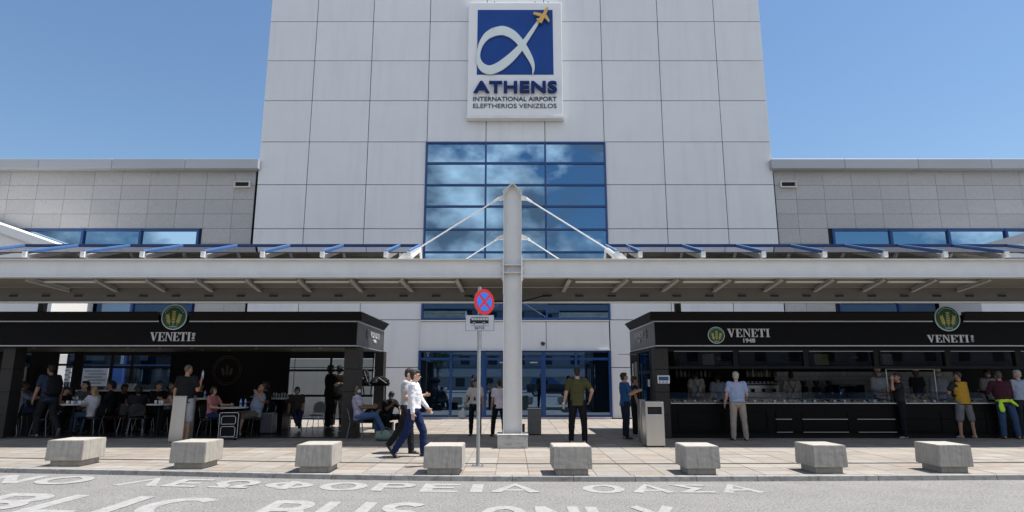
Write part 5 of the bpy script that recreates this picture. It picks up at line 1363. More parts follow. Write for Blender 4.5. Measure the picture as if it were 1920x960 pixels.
    skm = M('skin '+skin, SKIN[skin], .55, 0, .06, 9)
    grow('body', fin(B), skm, t, vox)
    # ---- trousers, shorts or skirt-like loose trousers
    kind, bc = bottom[0], bottom[1]; bm_ = botmat or cloth('bottom %.3f %.3f %.3f' % bc, bc)
    B = Body(); B.loft([(T(c), (rx)*bw, (ry), X, Yv) for c, rx, ry in (((0,0,-.115),.12,.10),((0,-.004,-.05),.172,.127),((0,0,.02),.168,.120),((0,0,.095),.155,.112))])
    for sd, sg in (('L',-1),('R',1)):
        h0, k0, a0, fd = J[sd]
        if kind == 'long': B.cap(h0, .108, k0, .082); B.cap(k0, .080, a0+(k0-a0)*.04, .066)
        elif kind == 'loose': B.cap(h0, .10, k0, .088); B.cap(k0, .088, a0+(k0-a0)*.08, .085)
        else: B.cap(h0, .11, k0+(h0-k0)*.0, .104)
    grow('shorts' if kind == 'shorts' else 'trousers', fin(B), bm_, t, vox+.002, .026)
    # ---- top
    kind, tcr = top[0], top[1]; tm = topmat or cloth('top %.3f %.3f %.3f' % tcr, tcr); B = Body()
    hem = -.07 if kind in ('tee','loose','long_untucked') else .04
    torso(B, .024 if kind != 'loose' else .035, hem, .03 if bw > 1.08 else 0)
    for sd, sg in (('L',-1),('R',1)):
        sh, el, wr = J['a'+sd]; B.cap(T((sg*.10*bw,-.01,.485)), .070, sh, .075)
        if kind in ('tee','shirt','loose'): B.cap(sh, .074, sh+(el-sh)*(.62 if kind != 'loose' else .85), .073 if kind != 'loose' else .090)
        elif kind in ('long','long_untucked'): B.cap(sh, .072, el, .060); B.cap(el, .058, wr-(wr-el)*.06, .045)
        elif kind == 'rolled': B.cap(sh, .066, el, .054); B.cap(el, .054, el+(wr-el)*.25, .048)
        elif kind == 'vest': pass
    if kind == 'strap':
        B = Body(); B.loft([(T(c), (rx+.014)*bw, (ry+.014), X, Yv) for c, rx, ry in (((0,0,-.07),.165,.12),((0,.005,.10),.150,.105),((0,.005,.33),.165,.118),((0,-.002,.40),.165,.112))])
        for sg in (-1,1): B.cap(T((sg*.09,.09,.38)), .02, T((sg*.10,-.01,.53)), .016); B.cap(T((sg*.09,-.09,.38)), .02, T((sg*.10,-.01,.53)), .016)
    grow('top', fin(B), tm, t, vox+.002, .026)
    # ---- shoes
    for sd in 'LR':
        h0, k0, a0, fd = J[sd]; B = Body(); side = Vector((fd.y,-fd.x,0)).normalized() if abs(fd.x)+abs(fd.y) > .01 else Vector((1,0,0)); up = side.cross(fd); up = up if up.z > 0 else -up
        dn = -up; hl = a0-fd*.055+dn*.045
        B.loft([(hl+fd*q+up*(hh-.03), w, hh, side, up) for q, w, hh in ((-.012,.020,.022),(.0,.034,.034),(.06,.038,.042),(.12,.042,.034),(.19,.043,.026),(.225,.030,.018),(.235,.012,.01))], 12)
        B.cap(a0+dn*.0, .040, a0+dn*.03, .040)
        grow('shoe', fin(B), M('shoe %.2f %.2f' % shoes[:2], shoes, .5), t, .011, 0, 2)
    # ---- hair
    hk, hcol = hair; hm = M('hair %.3f %.3f' % hcol[:2], hcol, .6, 0, .3, 30, .5, 120)
    if hk != 'none':
        B = Body()
        if hk == 'cropped':
            B.ell(hp((0,-.024,.030)), (.0745,.089,.095), HR)
        else:
            B.ell(hp((0,-.026,.036)), (.083,.094,.100), HR); B.ell(hp((0,.018,.085)), (.066,.070,.045), HR); B.ell(hp((0,-.052,-.01)), (.072,.058,.075), HR)
        if hk == 'long':
            for sg in (-1,0,1): B.cap(hp((sg*.05,-.04,.02)), .055, T((sg*.075,-.07,.48)), .045)
        if hk == 'bob': B.ell(hp((0,-.03,-.01)), (.10,.095,.11), HR)
        if hk == 'bun': B.ell(hp((0,-.115,.04)), (.045,.045,.045), HR)
        if hk == 'chef':
            grow('hair', fin(Body().ell(hp((0,-.026,.0)), (.080,.090,.085), HR)), hm, t, .014)
            C_ = Body(); C_.loft([(hp((0,-.01,.06)),.088,.105,HR @ Vector((1,0,0)),HR @ Vector((0,1,0))),(hp((0,-.015,.12)),.092,.108,HR @ Vector((1,0,0)),HR @ Vector((0,1,0))),(hp((0,-.02,.155)),.075,.09,HR @ Vector((1,0,0)),HR @ Vector((0,1,0)))])
            grow('cap', fin(C_), cloth('chef cap', (.75,.75,.75)), t, .014)
        else: grow('hair', fin(B), hm, t, .012, .012, 2)
    # ---- face
    away = abs(((facing+yaw+180) % 360)-180) < 60
    if not away and (px, py_head) != (634, 683):
        for sg in (-1,1):
            B = Body(); B.sphere(tuple(hp((sg*.030,.082,.015))), .0095, 8, 6)
            put('eye', fin(B), M('dark eyes', (.02,.015,.012), .2), t, smooth=True, local=True)
        B = Body(); B.cap(hp((-.016,.092,-.052)), .005, hp((.016,.092,-.052)), .005, 6); put('lips', fin(B), M('lips', (.35,.12,.10), .5), t, smooth=True, local=True)
        for sg in (-1,1):
            B = Body(); B.cap(hp((sg*.018,.086,.038)), .004, hp((sg*.045,.076,.038)), .004, 6)
            put('eyebrow', fin(B), hm, t, smooth=True, local=True)
    W = lambda v: Vector(v)*s
    ex = dict(t=t, T=T, hp=hp, J=J, s=s, HR=HR, X=X, Y=Yv, Z=Z, fin=fin, R=R)
    for e in extras:
        if e == 'mask' or e == 'mask_white':
            grow('face_mask', fin(Body().ell(hp((0,.040,-.045)), (.060,.064,.055), HR)), cloth('surgical mask '+e, (.35,.55,.68) if e == 'mask' else (.7,.7,.7)), t, .011)
        if e == 'belt': put('belt', fin(Body().loft([(T((0,0,q)), .178*bw, .13, X, Yv) for q in (.035,.07)])), M('belt leather', (.02,.013,.01), .5), t, smooth=True, local=True)
        if e == 'glasses':
            B = Body()
            for sg in (-1,1): B.tube([hp((sg*.031+.022*cos(a),.092,.012+.018*sin(a))) for a in [2*pi*k/10 for k in range(10)]], .0035, 5, closed=True); B.tube([hp((sg*.053,.09,.014)), hp((sg*.078,-.01,.012))], .003, 5)
            put('glasses', fin(B), m_blackf, t, local=True)
        if e == 'sunglasses':
            B = Body()
            for sg in (-1,1): B.sphere(tuple(hp((sg*.032,.086,.015))), (.026,.012,.02), 10, 6)
            put('sunglasses', fin(B), M('dark lenses', (.01,.01,.012), .1), t, smooth=True, local=True)
        if e == 'suspenders':
            B = Body(); 
            for sg in (-1,1): B.tube([T((sg*.09,-.128,.06)),T((0,-.142,.27)),T((-sg*.10,-.115,.47)),T((-sg*.11,-.02,.575))], .011, 6)
            put('suspenders', fin(B), m_blackf, t, local=True)
        if e == 'watch':
            sh, el, wr = J['aR']; d = (wr-el).normalized(); put('watch', fin(Body().cap(wr-d*.03, .034, wr-d*.015, .034)), m_inox, t, local=True, smooth=True)
        if e == 'lanyard': put('lanyard', fin(Body().tube([T((-.06,-.03,.57)),T((-.05,.11,.45)),T((0,.145,.24)),T((.05,.11,.45)),T((.06,-.03,.57))], .006, 5).cbox(T((0,.15,.20)),(.06,.008,.09))), M('lanyard black', (.02,.02,.03), .5), t, local=True)
        if e == 'backpack':
            B = Body(); B.loft([(T((0,-.215+dy,q)), rx, ry, X, Yv) for q, rx, ry, dy in ((.03,.10,.07,.03),(.07,.15,.10,0),(.22,.165,.115,-.01),(.40,.15,.10,.0),(.50,.11,.07,.03),(.535,.05,.04,.05))])
            o = bpy.data.objects
            bp_ = thing('backpack', 'black backpack on the back of the man walking at the far left', 'backpack', g, radians(facing))
            grow('pack', fin(B), cloth('black nylon', (.012,.012,.014)), bp_, .015, .012)
            B = Body(); B.loft([(T((0,-.325,q)), rx, .03, X, Yv) for q, rx in ((.08,.10),(.12,.12),(.26,.12),(.30,.09))]); grow('front_pocket', fin(B), cloth('black nylon', (.012,.012,.014)), bp_, .013)
            for sg in (-1,1): put('strap', fin(Body().tube([T((sg*.09,-.15,.50)),T((sg*.115,-.03,.575)),T((sg*.11,.13,.44)),T((sg*.12,.12,.28)),T((sg*.15,-.02,.15)),T((sg*.13,-.15,.08))], .018, 6)), cloth('black nylon', (.012,.012,.014)), bp_, local=True, smooth=True)
    t['s_'] = s; del t['s_']
    return ex
def handpos(ex, sd, d=.10):
    sh, el, wr = ex['J']['a'+sd]; dd = (wr-el).normalized(); l = (wr+dd*d)*ex['s']; t = ex['t']
    return t.location + Matrix.Rotation(t.rotation_euler.z, 3, 'Z') @ l
# ------------------------------------------------------------------ people on the pavement
WH = (.75,.75,.76); NAVY = (.012,.02,.06); BLK = (.010,.010,.012); JEAN = (.05,.09,.17)
# man with backpack striding left
person('man in a navy shirt with a backpack striding left at the far left', 92, 819, 666, 62, top=('tee',(.035,.045,.085)), bottom=('long',(.022,.022,.025)), lean=.10, head=(5,-4),
       legs={'L': ((-.05,.42,-1),(-.02,-.12,-1)), 'R': ((.05,-.18,-1),(.02,-.95,-1),(.1,.45,-1))}, arms={'L': ((-.20,.10,-1),(-.08,.35,-1)), 'R': ((.2,-.3,-1),(.1,.1,-1))}, shoes=(.12,.12,.13), extras=('backpack',))
# man in black tee and grey shorts
e1 = person('man from behind in a black T-shirt and light grey shorts beside the steel bin', 347, 829, 684, -12, top=('tee',(.014,.014,.016)), bottom=('shorts',(.34,.34,.36)), skin='tan', hair=('cropped',(.10,.085,.075)), build=1.12,
       arms={'L': ((-.28,-.05,-1),(-.18,.12,-1)), 'R': ((.30,.10,-1),(-.05,.45,1))}, head=(-8,0), shoes=(.35,.35,.36), extras=())
# two walkers
person('walking man in a grey T-shirt and black trousers, farther of the two walkers', 762, 849, 689, 262, top=('tee',(.38,.39,.39)), bottom=('long',(.016,.016,.02)), head=(-4,6), skin='fair',
       legs={'R': ((.05,.30,-1),(.02,.10,-1)), 'L': ((-.05,-.34,-1),(-.02,-.72,-1),(-.1,.6,-.8))}, arms={'L': ((-.1,.25,-1),(.1,1,.1)), 'R': ((.15,.1,-1),(.1,.9,-.1))}, lean=.03, shoes=(.025,.025,.028))
person('walking man in a white shirt, navy trousers and glasses, nearer walker', 776, 857, 690, 270, top=('long',(.72,.72,.76)), bottom=('long',(.012,.022,.075)), head=(0,0), skin='fair',
       legs={'L': ((-.04,.46,-1),(-.02,.02,-1)), 'R': ((.05,-.30,-1),(.02,-.62,-1),(.1,.75,-.7))}, arms={'R': ((.12,-.05,-1),(.05,.10,-1)), 'L': ((-.12,.35,-1),(-.05,.8,-1))}, shoes=(.012,.012,.014), extras=('glasses','watch','belt'))
# by the doors
person('man in a cream shirt and lanyard near the doors, behind the sign pole', 891, 817, 711, 175, top=('shirt',(.55,.50,.47)), bottom=('long',BLK), arms={'L': ((-.2,0,-1),(-.15,.15,-1)), 'R': ((.3,-.05,-1),(.2,.25,-1))}, extras=('lanyard','belt'),
       legs={'L': ((-.1,.12,-1),(-.03,-.08,-1)), 'R': ((.08,-.05,-1),(.03,-.1,-1))})
person('man in a pinkish white T-shirt half hidden by the steel column', 936, 819, 712, 20, top=('tee',(.60,.55,.60)), bottom=('long',BLK), legs={'L': ((-.16,.2,-1),(-.08,-.08,-1)), 'R': ((.1,-.1,-1),(.03,-.1,-1))})
e2 = person('man from behind in an olive T-shirt holding a cup right of the steel column', 1083, 832, 689, -5, top=('tee',(.075,.075,.032)), bottom=('long',(.012,.012,.014)), skin='fair', arms={'L': ((-.30,.05,-1),(-.22,.18,-1)), 'R': ((.75,.0,-1),(-.25,.55,-.9))},
       legs={'L': ((-.12,.02,-1),(-.04,-.02,-1)), 'R': ((.12,0,-1),(.02,-.04,-1))}, hair=('short',(.012,.009,.008)))
h = handpos(e2, 'L', .08); t = thing('iced_coffee_cup', 'clear iced coffee cup held by the man in the olive T-shirt', 'cup', h-Vector((.0,.03,.06)))
put('cup_body', MB().lathe([(.03,0),(.04,.12)], (0,0,0), 12), M('iced coffee', (.38,.33,.28), .2), t, local=True, smooth=True); put('lid', MB().lathe([(.042,.121),(.03,.15),(.01,.155)], (0,0,0), 12), m_white, t, local=True, smooth=True)
e5 = e1; h = handpos(e5, 'R', .1); t = thing('bottle', 'small water bottle raised in the hand of the man in grey shorts', 'bottle', h-Vector((0,.0,.05))); put('bottle_body', MB().lathe([(.028,0),(.03,.13),(.012,.17),(.012,.19)], (0,0,0), 10), M('pale blue plastic', (.35,.45,.55), .15), t, local=True, smooth=True); put('cap', MB().lathe([(.014,.191),(.014,.205)], (0,0,0), 8), m_sred, t, local=True)
# kiosk customers
person('man in a blue polo shirt facing the side window of the bakery kiosk', 1172, 823, 699, 282, top=('tee',(.025,.085,.22)), bottom=('long',(.014,.018,.035)), skin='tan', arms={'R': ((.1,.25,-1),(.0,.9,.35)), 'L': ((-.1,.3,-1),(.1,1,.3))}, head=(0,-6), legs={'L': ((-.06,.1,-1),(-.02,-.06,-1)), 'R': ((.06,-.02,-1),(.02,-.05,-1))})
person('person in dark clothes half hidden behind the man in the blue polo shirt', 1190, 818, 706, 270, top=('tee',(.02,.02,.03)), bottom=('long',BLK), hair=('short',(.03,.02,.015)), shoes=(.3,.3,.32), vox=.016)
person('grey haired man from behind in a light blue shirt and beige trousers at the counter', 1383, 826, 697, 0, top=('shirt',(.33,.40,.58)), bottom=('long',(.35,.30,.25)), hair=('short',(.42,.40,.36)), skin='fair', build=1.10, arms={'L': ((-.22,.05,-1),(-.12,.45,-1)), 'R': ((.22,-.02,-1),(.05,.8,-.7))}, extras=('belt',), shoes=(.05,.035,.025), legs={'L': ((-.08,0,-1),(-.05,-.02,-1)), 'R': ((.10,0,-1),(.06,-.03,-1))})
person('woman in black with a hand raised to her head at the counter', 1688, 822, 700, 78, top=('tee',(.02,.022,.025)), bottom=('long',(.010,.010,.013)), hair=('short',(.015,.01,.008)), arms={'L': ((-.25,.7,-.35),(.15,-.15,1)), 'R': ((.1,.5,-1),(.05,.9,-.2))}, shoes=(.25,.25,.25), head=(10,-8))
# yellow vest
ex = person('man in a mustard padded vest and grey shorts leaning on the counter', 1806, 822, 697, 12, top=('tee',(.03,.03,.032)), bottom=('shorts',(.16,.165,.17)), build=1.1, hair=('cropped',(.05,.035,.03)), lean=.10, arms={'L': ((-.35,.3,-1),(-.1,.9,-.1)), 'R': ((.3,.35,-1),(.0,.9,.0))}, shoes=(.35,.35,.38), head=(12,-8), legs={'L': ((-.12,.05,-1),(-.04,0,-1)), 'R': ((.16,-.05,-1),(.06,-.05,-1))})
B = Body()
for k in range(9):
    q0 = -.06+k*.066; B.loft([(ex['T']((0,0,q)), (rx), ry, ex['X'], ex['Y']) for q, rx, ry in ((q0,.185+.012*(1 if k in (4,5,6) else 0),.142),(q0+.012,.205+.012*(1 if k in (4,5,6) else 0),.16),(q0+.05,.205+.012*(1 if k in (4,5,6) else 0),.16),(q0+.064,.186+.012*(1 if k in (4,5,6) else 0),.143))], 16)
grow('padded_vest', ex['fin'](B), cloth('mustard nylon', (.48,.27,.035)), ex['t'], .013, .006, 2)
# maroon man with hi-vis jacket
ex = person('man in a dark maroon jumper and jeans with yellow cloth at his waist', 1884, 823, 696, -8, top=('long_untucked',(.045,.018,.028)), bottom=('long',(.04,.075,.15)), hair=('short',(.06,.055,.05)), build=1.12, arms={'L': ((-.35,.3,-1),(-.1,.9,.1)), 'R': ((.3,.3,-1),(.0,.9,.1))}, lean=.16, shoes=(.10,.05,.03),
       topmat=cloth('maroon stripes', (.03,.014,.022), ((.085,.02,.035),'z',9)), legs={'L': ((-.06,-.10,-1),(-.02,.05,-1)), 'R': ((.10,-.22,-1),(.06,.0,-1))})
t = thing('safety_vest', 'fluorescent yellow safety vest tied at the waist of the man in maroon', 'vest', ex['t'].location, ex['t'].rotation_euler.z)
T = ex['T']; B = Body(); B.loft([(T((0,0,q)), .205, .155, ex['X'], ex['Y']) for q in (-.02,.02,.06)]); B.loft([(T((-.17,-.14,q)), w, .02, ex['X'], ex['Y']) for q, w in ((-.28,.045),(-.2,.075),(-.08,.06),(.03,.03))]); B.loft([(T((.06-.9*(q-.03),-.17,q)), w, .02, ex['X'], ex['Y']) for q, w in ((-.13,.03),(-.06,.06),(.04,.05))])
grow('cloth', ex['fin'](B), cloth('fluorescent yellow', (.50,.80,.05)), t, .013, .02, 2)
person('man in a pale blue shirt at the right edge of the frame', 1915, 822, 694, 15, top=('shirt',(.33,.38,.50)), bottom=('long',(.02,.02,.03)), hair=('short',(.38,.36,.33)), skin='fair', build=1.1, arms={'L': ((-.4,.3,-1),(-.2,.8,-.1)), 'R': ((.2,0,-1),(.1,.3,-1))}, shoes=(.05,.03,.02))
# kiosk staff
def staff(lab, px, head_py, facing, Y=19.2, **kw): return person(lab, px, 812, head_py, facing, Y=Y, H=1.74, group='staff behind the bakery counter', vox=.016, z=P(px,head_py,Y).z-1.745, **kw)
staff('bakery worker in a white shirt with crossed suspenders left of the coffee machine', 1307, 694, 5, top=('shirt',(.5,.48,.45)), bottom=('long',BLK), extras=('suspenders',))
staff('worker in a pale blue shirt bending beside the suspendered worker', 1348, 700, 12, top=('shirt',(.36,.38,.46)), bottom=('long',BLK))
staff('bakery worker in suspenders in front of the white tiles', 1487, 697, -8, top=('shirt',(.38,.35,.32)), bottom=('long',BLK), extras=('suspenders',))
staff('cook in white with cap and mask facing out beside the counter frame', 1651, 691, 180, top=('long_untucked',(.6,.6,.66)), bottom=('long',BLK), hair=('chef',(.02,.02,.02)), extras=('mask_white',), arms={'L': ((-.2,.3,-1),(.4,1,-.2)), 'R': ((.2,.3,-1),(-.4,1,-.2))}, skin='fair')
staff('cook in dark clothes with a pale cap behind the bread bags', 1723, 691, 190, top=('tee',(.03,.03,.04)), bottom=('long',BLK), hair=('chef',(.02,.02,.02)), skin='dark')
staff('cook in white with a cap right of the counter frame', 1764, 692, 175, top=('long_untucked',(.45,.45,.5)), bottom=('long',BLK), hair=('chef',(.02,.02,.02)), extras=('mask_white',), skin='fair')
staff('worker in a white top behind the counter near the maroon man', 1857, 693, 185, top=('tee',(.42,.4,.4)), bottom=('long',BLK), skin='tan', extras=('mask_white',))
# two men in black in the pavilion
person('bearded man in black standing with folded arms beside the cafe column', 617, 803, 681, -60, top=('tee',BLK), bottom=('long',BLK), skin='fair', arms={'L': ((-.1,.5,-1),(.9,.6,.2)), 'R': ((.1,.5,-1),(-.9,.6,.15))}, hair=('short',(.01,.008,.007)), shoes=(.2,.2,.2))
person('man in black partly hidden behind the cafe column', 634, 801, 683, 40, top=('tee',BLK), bottom=('long',BLK), skin='fair', arms={'L': ((-.1,.5,-1),(.6,.8,.3)), 'R': ((.1,.5,-1),(-.6,.8,.3))}, shoes=(.2,.2,.2))
# ------------------------------------------------------------------ seated guests
def sitter(lab, px, pyf, pyh, facing, chairlab, back='hoop', Y=None, **kw):
    e = person(lab, px, pyf, pyh, facing, 'sit', Y=Y, **kw); t = e['t']
    rz = radians(facing); c = chair(t.location.x+sin(rz)*.05, t.location.y-cos(rz)*.05, rz, chairlab, back=back); return e
e_blonde = sitter('blonde woman in a loose white top and blue jeans seated facing left', 174, 815, 728, 82, 'chair under the blonde woman in white', top=('loose',(.72,.70,.76)), bottom=('loose',(.06,.11,.20)), skin='fair', hair=('long',(.42,.27,.12)), arms={'L': ((-.1,.55,-.8),(.1,.9,.25)), 'R': ((.1,.3,-1),(-.1,.8,-.3))}, shoes=(.03,.03,.03), H=1.66, lean=.05)
e_prn = sitter('woman in navy printed trousers seated behind the backpack man', 118, 812, 735, 268, 'chair of the woman in printed trousers', top=('tee',(.02,.02,.025)), bottom=('loose',(.03,.03,.08)), botmat=cloth('navy print', (.03,.03,.08), pat=(.5,.5,.55)), skin='fair', arms={'L': ((-.1,.5,-.9),(.0,.9,.2)), 'R': ((.1,.5,-.9),(.0,.9,.2))}, shoes=(.03,.03,.03), H=1.64)
sitter('woman in a black strap top and patterned trousers at the left edge', 18, 816, 722, 120, 'chair at the left edge under the woman in black', top=('strap',(.02,.02,.02)), bottom=('long',(.02,.02,.03)), botmat=cloth('black floral', (.015,.015,.02), pat=(.35,.35,.4)), skin='fair', hair=('long',(.015,.01,.008)), arms={'L': ((-.2,.4,-.9),(.3,.8,-.1)), 'R': ((.2,.4,-.9),(-.3,.8,-.1))}, extras=('sunglasses',), H=1.65)
sitter('man in a navy and white striped shirt seated under the beer sign', 42, 806, 710, 285, 'chair of the man in the striped shirt under the beer sign', top=('long',(.5,.5,.55)), topmat=cloth('navy stripes', (.45,.45,.5), ((.03,.04,.12),'z',14)), bottom=('long',(.02,.03,.06)), skin='dark', arms={'L': ((-.1,.7,-.5),(0,1,.05)), 'R': ((.1,.7,-.5),(0,1,.05))})
sitter('woman with bare shoulders and pale blue trousers leaning over a small table', 311, 810, 725, 285, 'chair of the woman with bare shoulders', top=('strap',(.20,.17,.18)), bottom=('long',(.20,.25,.33)), skin='fair', hair=('bun',(.16,.10,.06)), lean=.25, arms={'L': ((-.2,.5,-.9),(.2,.9,.0)), 'R': ((.2,.5,-.9),(-.2,.9,.0))}, H=1.64)
sitter('woman in a pink T-shirt and dark glasses seated beside the black suitcase', 397, 818, 728, 262, 'chair of the woman in pink', top=('tee',(.50,.20,.19)), bottom=('long',(.02,.035,.09)), skin='fair', hair=('bob',(.05,.03,.025)), extras=('sunglasses',), arms={'L': ((-.1,.6,-.8),(0,1,.05)), 'R': ((.1,.4,-1),(-.1,1,-.1))}, shoes=(.3,.28,.26), H=1.66, head=(-15,0))
sitter('heavy man in a grey blue shirt on the phone with an arm over his chair', 480, 816, 722, 130, 'metal chair under the man on the phone', top=('tee',(.27,.32,.42)), bottom=('shorts',(.15,.13,.10)), skin='tan', hair=('cropped',(.10,.06,.04)), build=1.2, lean=-.16, arms={'L': ((-.7,.2,-.35),(.45,.5,.8)), 'R': ((.9,-.1,-.05),(-.8,.5,-.1))}, shoes=(.5,.5,.5), H=1.82, head=(20,0), legs={'L': ((-.35,1,-.05),(-.05,.2,-1)), 'R': ((.35,1,-.05),(.0,-.1,-1))})
sitter('woman with a curly black bob seated before the dusty window', 556, 792, 716, 200, 'chair under the woman by the dusty window', back='steel', Y=19.9, top=('tee',(.06,.04,.035)), bottom=('long',(.02,.025,.05)), skin='tan', hair=('bob',(.01,.008,.007)), extras=('mask',), H=1.62, legs={'L': ((-.1,1,-.04),(.05,.15,-1)), 'R': ((.0,1,.05),(-.35,.3,-1))})
e_m = sitter('man in a white and purple striped T-shirt with a face mask seated by the column', 672, 824, 730, 282, 'chair under the man with the face mask', top=('tee',(.6,.58,.68)), topmat=cloth('lilac stripes', (.66,.64,.72), ((.10,.08,.22),'z',10)), bottom=('long',(.06,.11,.22)), skin='dark', hair=('cropped',(.02,.015,.012)), extras=('mask',), lean=-.10, arms={'L': ((-.1,.6,-.9),(.1,1,.05)), 'R': ((.1,.5,-1),(-.1,1,0))}, H=1.78, legs={'L': ((-.08,1,.0),(0,.15,-1)), 'R': ((-.05,1,.12),(-.15,.55,-1))}, shoes=(.4,.4,.42), head=(-10,-6))
person('man in black crouching beside the green duffel bag', 724, 812, 741, 225, 'sit', top=('tee',BLK), bottom=('long',BLK), skin='dark', lean=.35, seat=.34, arms={'L': ((-.2,.7,-.8),(.3,.6,-.6)), 'R': ((.2,.7,-.8),(-.5,.4,.6))}, H=1.72, extras=('mask',), legs={'L': ((-.3,1,.10),(-.05,.1,-1)), 'R': ((.3,1,.1),(.1,.1,-1))}, shoes=(.25,.25,.27))
tag(put('camera_case_seat', MB().cbox(G(722,812)+Vector((0,.12,.15)),(.4,.34,.30)), m_blackp, bevel=.02), 'low black case that the crouching man sits on', 'case')
# figures deep inside the pavilion
deep = [(203,714,120,19.1,(.02,.02,.022),'guest in black at the back left of the pavilion window','short','tan'),(158,711,165,18.9,(.09,.09,.10),'long haired guest in grey behind the blonde woman','long','fair'),
        (224,722,255,19.6,(.012,.012,.014),'guest in black below the leaning menu cards','short','dark'),(257,726,35,18.5,(.02,.02,.025),'guest seen from behind in front of the orange bench','bob','dark'),
        (292,717,250,19.2,(.015,.015,.02),'guest in dark clothes behind the woman with bare shoulders','short','tan'),(327,714,140,19.5,(.03,.04,.06),'guest in dark blue behind the man in grey shorts','short','tan'),
        (374,719,215,19.6,(.03,.012,.012),'guest in dark red behind the woman in pink','short','tan'),(497,715,150,19.3,(.012,.012,.015),'guest in black behind the heavy man','bob','dark'),(137,729,100,19.5,(.04,.03,.03),'guest in brown behind the table of cups','long','dark')]
for n_, (px, pyh, fc, yy, c_, lb, hk, sk_) in enumerate(deep):
    sitter(lb, px, 800, pyh, fc, 'chair of the '+lb, Y=yy, top=('tee' if n_ % 2 else 'long',c_), bottom=('long',BLK), hair=(hk,(.012,.009,.007)), vox=.017, seat=.47, skin=sk_, arms={'L': ((-.2,.5-.1*(n_ % 3),-.9),(.3-.15*(n_ % 4),.9,.1+.3*(n_ % 2))), 'R': ((.2,.4,-.9),(-.3+.2*(n_ % 3),.9,.25-.2*(n_ % 3)))}, lean=.1*(n_ % 3)-.05, head=(12*(n_ % 3)-12,-6*(n_ % 2)), group='guests deep inside the left cafe')
# empty chairs
g = P(592,790,19.9); chair(g.x, 19.9, radians(170), 'empty metal chair with a rounded back before the dusty window', back='steel')
for px, pyf, rz, lb in ((237,812,15,'empty dark chair in front of the orange bench'),(268,813,-20,'second empty dark chair, nearer the woman with bare shoulders'),(76,818,100,'empty dark chair behind the striding man')):
    g = G(px, pyf); chair(g.x, g.y, radians(rz), lb)
# tables and what stands on them
def tab(px, py_top, Y, lb, r=.33):
    p_ = P(px, py_top, Y); t = table(p_.x, Y, lb, r, z=PZ); t.scale.z = (p_.z-PZ)/.75; return p_
tp = tab(140, 757, 17.9, 'table of cups between the woman in printed trousers and the blonde woman')
for dx, dy in ((-.18,0),(-.08,.08),(.0,-.1),(.1,.02),(.17,.1),(.2,-.08),(-.12,-.12)): cup(tp.x+dx, 17.9+dy, tp.z+.001, 'white cup on the table before the blonde woman', .08+.03*abs(dx))
water(tp.x+.02, 17.95, tp.z+.001, 'clear water bottle on the table of cups')
tp = tab(300, 757, 17.9, 'small table before the woman with bare shoulders')
for dx, dy in ((-.12,0),(-.04,.05),(.08,-.05)): cup(tp.x+dx, 17.9+dy, tp.z+.001, 'white cup on the small table beside the plain steel bin')
tp = tab(440, 763, 17.6, 'table between the woman in pink and the man on the phone', .36)
water(tp.x+.16, 17.6, tp.z+.001, 'left one of two blue labelled bottles before the man on the phone'); water(tp.x+.26, 17.66, tp.z+.001, 'right one of two blue labelled bottles before the man on the phone')
tp = tab(385, 746, 19.1, 'table behind the woman in pink', .33); water(tp.x-.02, 19.1, tp.z+.001, 'bottle on the table behind the woman in pink')
tp = tab(8, 762, 17.7, 'table at the left edge before the woman in black', .33); cup(tp.x+.1, 17.6, tp.z+.001, 'white cup at the left edge table')
# glasses on the service counter
for k in range(9):
    t = thing('drinking_glass', 'clear glass on the dark service counter', 'glass', (P(509+k*3.4,746,19.9).x, 19.85+.08*(k % 3), 1.061), 0, 'glasses on the service counter'); put('glass_body', MB().lathe([(.022,0),(.03,.12+.03*(k % 2))], (0,0,0), 8), M('pale glassware', (.35,.37,.38), .15), t, local=True, smooth=True)
# ------------------------------------------------------------------ luggage
g = G(424, 826); sc_ = thing('suitcase', 'black two pocket suitcase with white piping beside the woman in pink', 'suitcase', (g.x+.0, g.y+.14, PZ), radians(8))
put('shell', MB().box(-.235,.235,-.12,.12,.04,.70), cloth('black nylon', (.012,.012,.014)), sc_, local=True, bevel=.035)
for z0, z1 in ((.08,.36),(.39,.62)):
    put('pocket', MB().box(-.17,.17,-.155,-.121,z0,z1), cloth('black nylon', (.012,.012,.014)), sc_, local=True, bevel=.02)
    put('piping', MB().tube([(-.16,-.158,z0+.02),(.16,-.158,z0+.02),(.175,-.158,z0+.05),(.175,-.158,z1-.05),(.14,-.158,z1-.01),(-.14,-.158,z1-.01),(-.175,-.158,z1-.05),(-.175,-.158,z0+.05)], .007, 5, closed=True), m_white, sc_, local=True)
put('piping', MB().tube([(-.23,-.124,.07),(.23,-.124,.07),(.235,-.124,.66),(.2,-.124,.695),(-.2,-.124,.695),(-.235,-.124,.66)], .007, 5, closed=True), m_white, sc_, local=True)
put('handle', MB().tube([(-.08,0,.70),(-.08,0,.75),(.08,0,.75),(.08,0,.70)], .012, 6), m_blackf, sc_, local=True)
for sx_ in (-1,1): put('wheel', MB().tube([(sx_*.18-.02,-.06,.03),(sx_*.18+.02,-.06,.03)], .03, 10), m_blackf, sc_, local=True)
g = P(502,818,18.3); sg_ = thing('suitcase', 'slim grey hard shell suitcase behind the man on the phone', 'suitcase', (g.x, 18.3, PZ), radians(-10))
put('shell', MB().box(-.2,.2,-.12,.12,.05,.62), M('grey hard shell', (.08,.09,.10), .3), sg_, local=True, bevel=.04)
for k in range(5): put('shell_rib', MB().box(-.15+k*.065,-.135+k*.065,-.128,-.1205,.1,.57), M('grey hard shell', (.08,.09,.10), .3), sg_, local=True)
put('handle', MB().tube([(-.07,0,.62),(-.07,0,.66),(.07,0,.66),(.07,0,.62)], .01, 6), m_blackf, sg_, local=True)
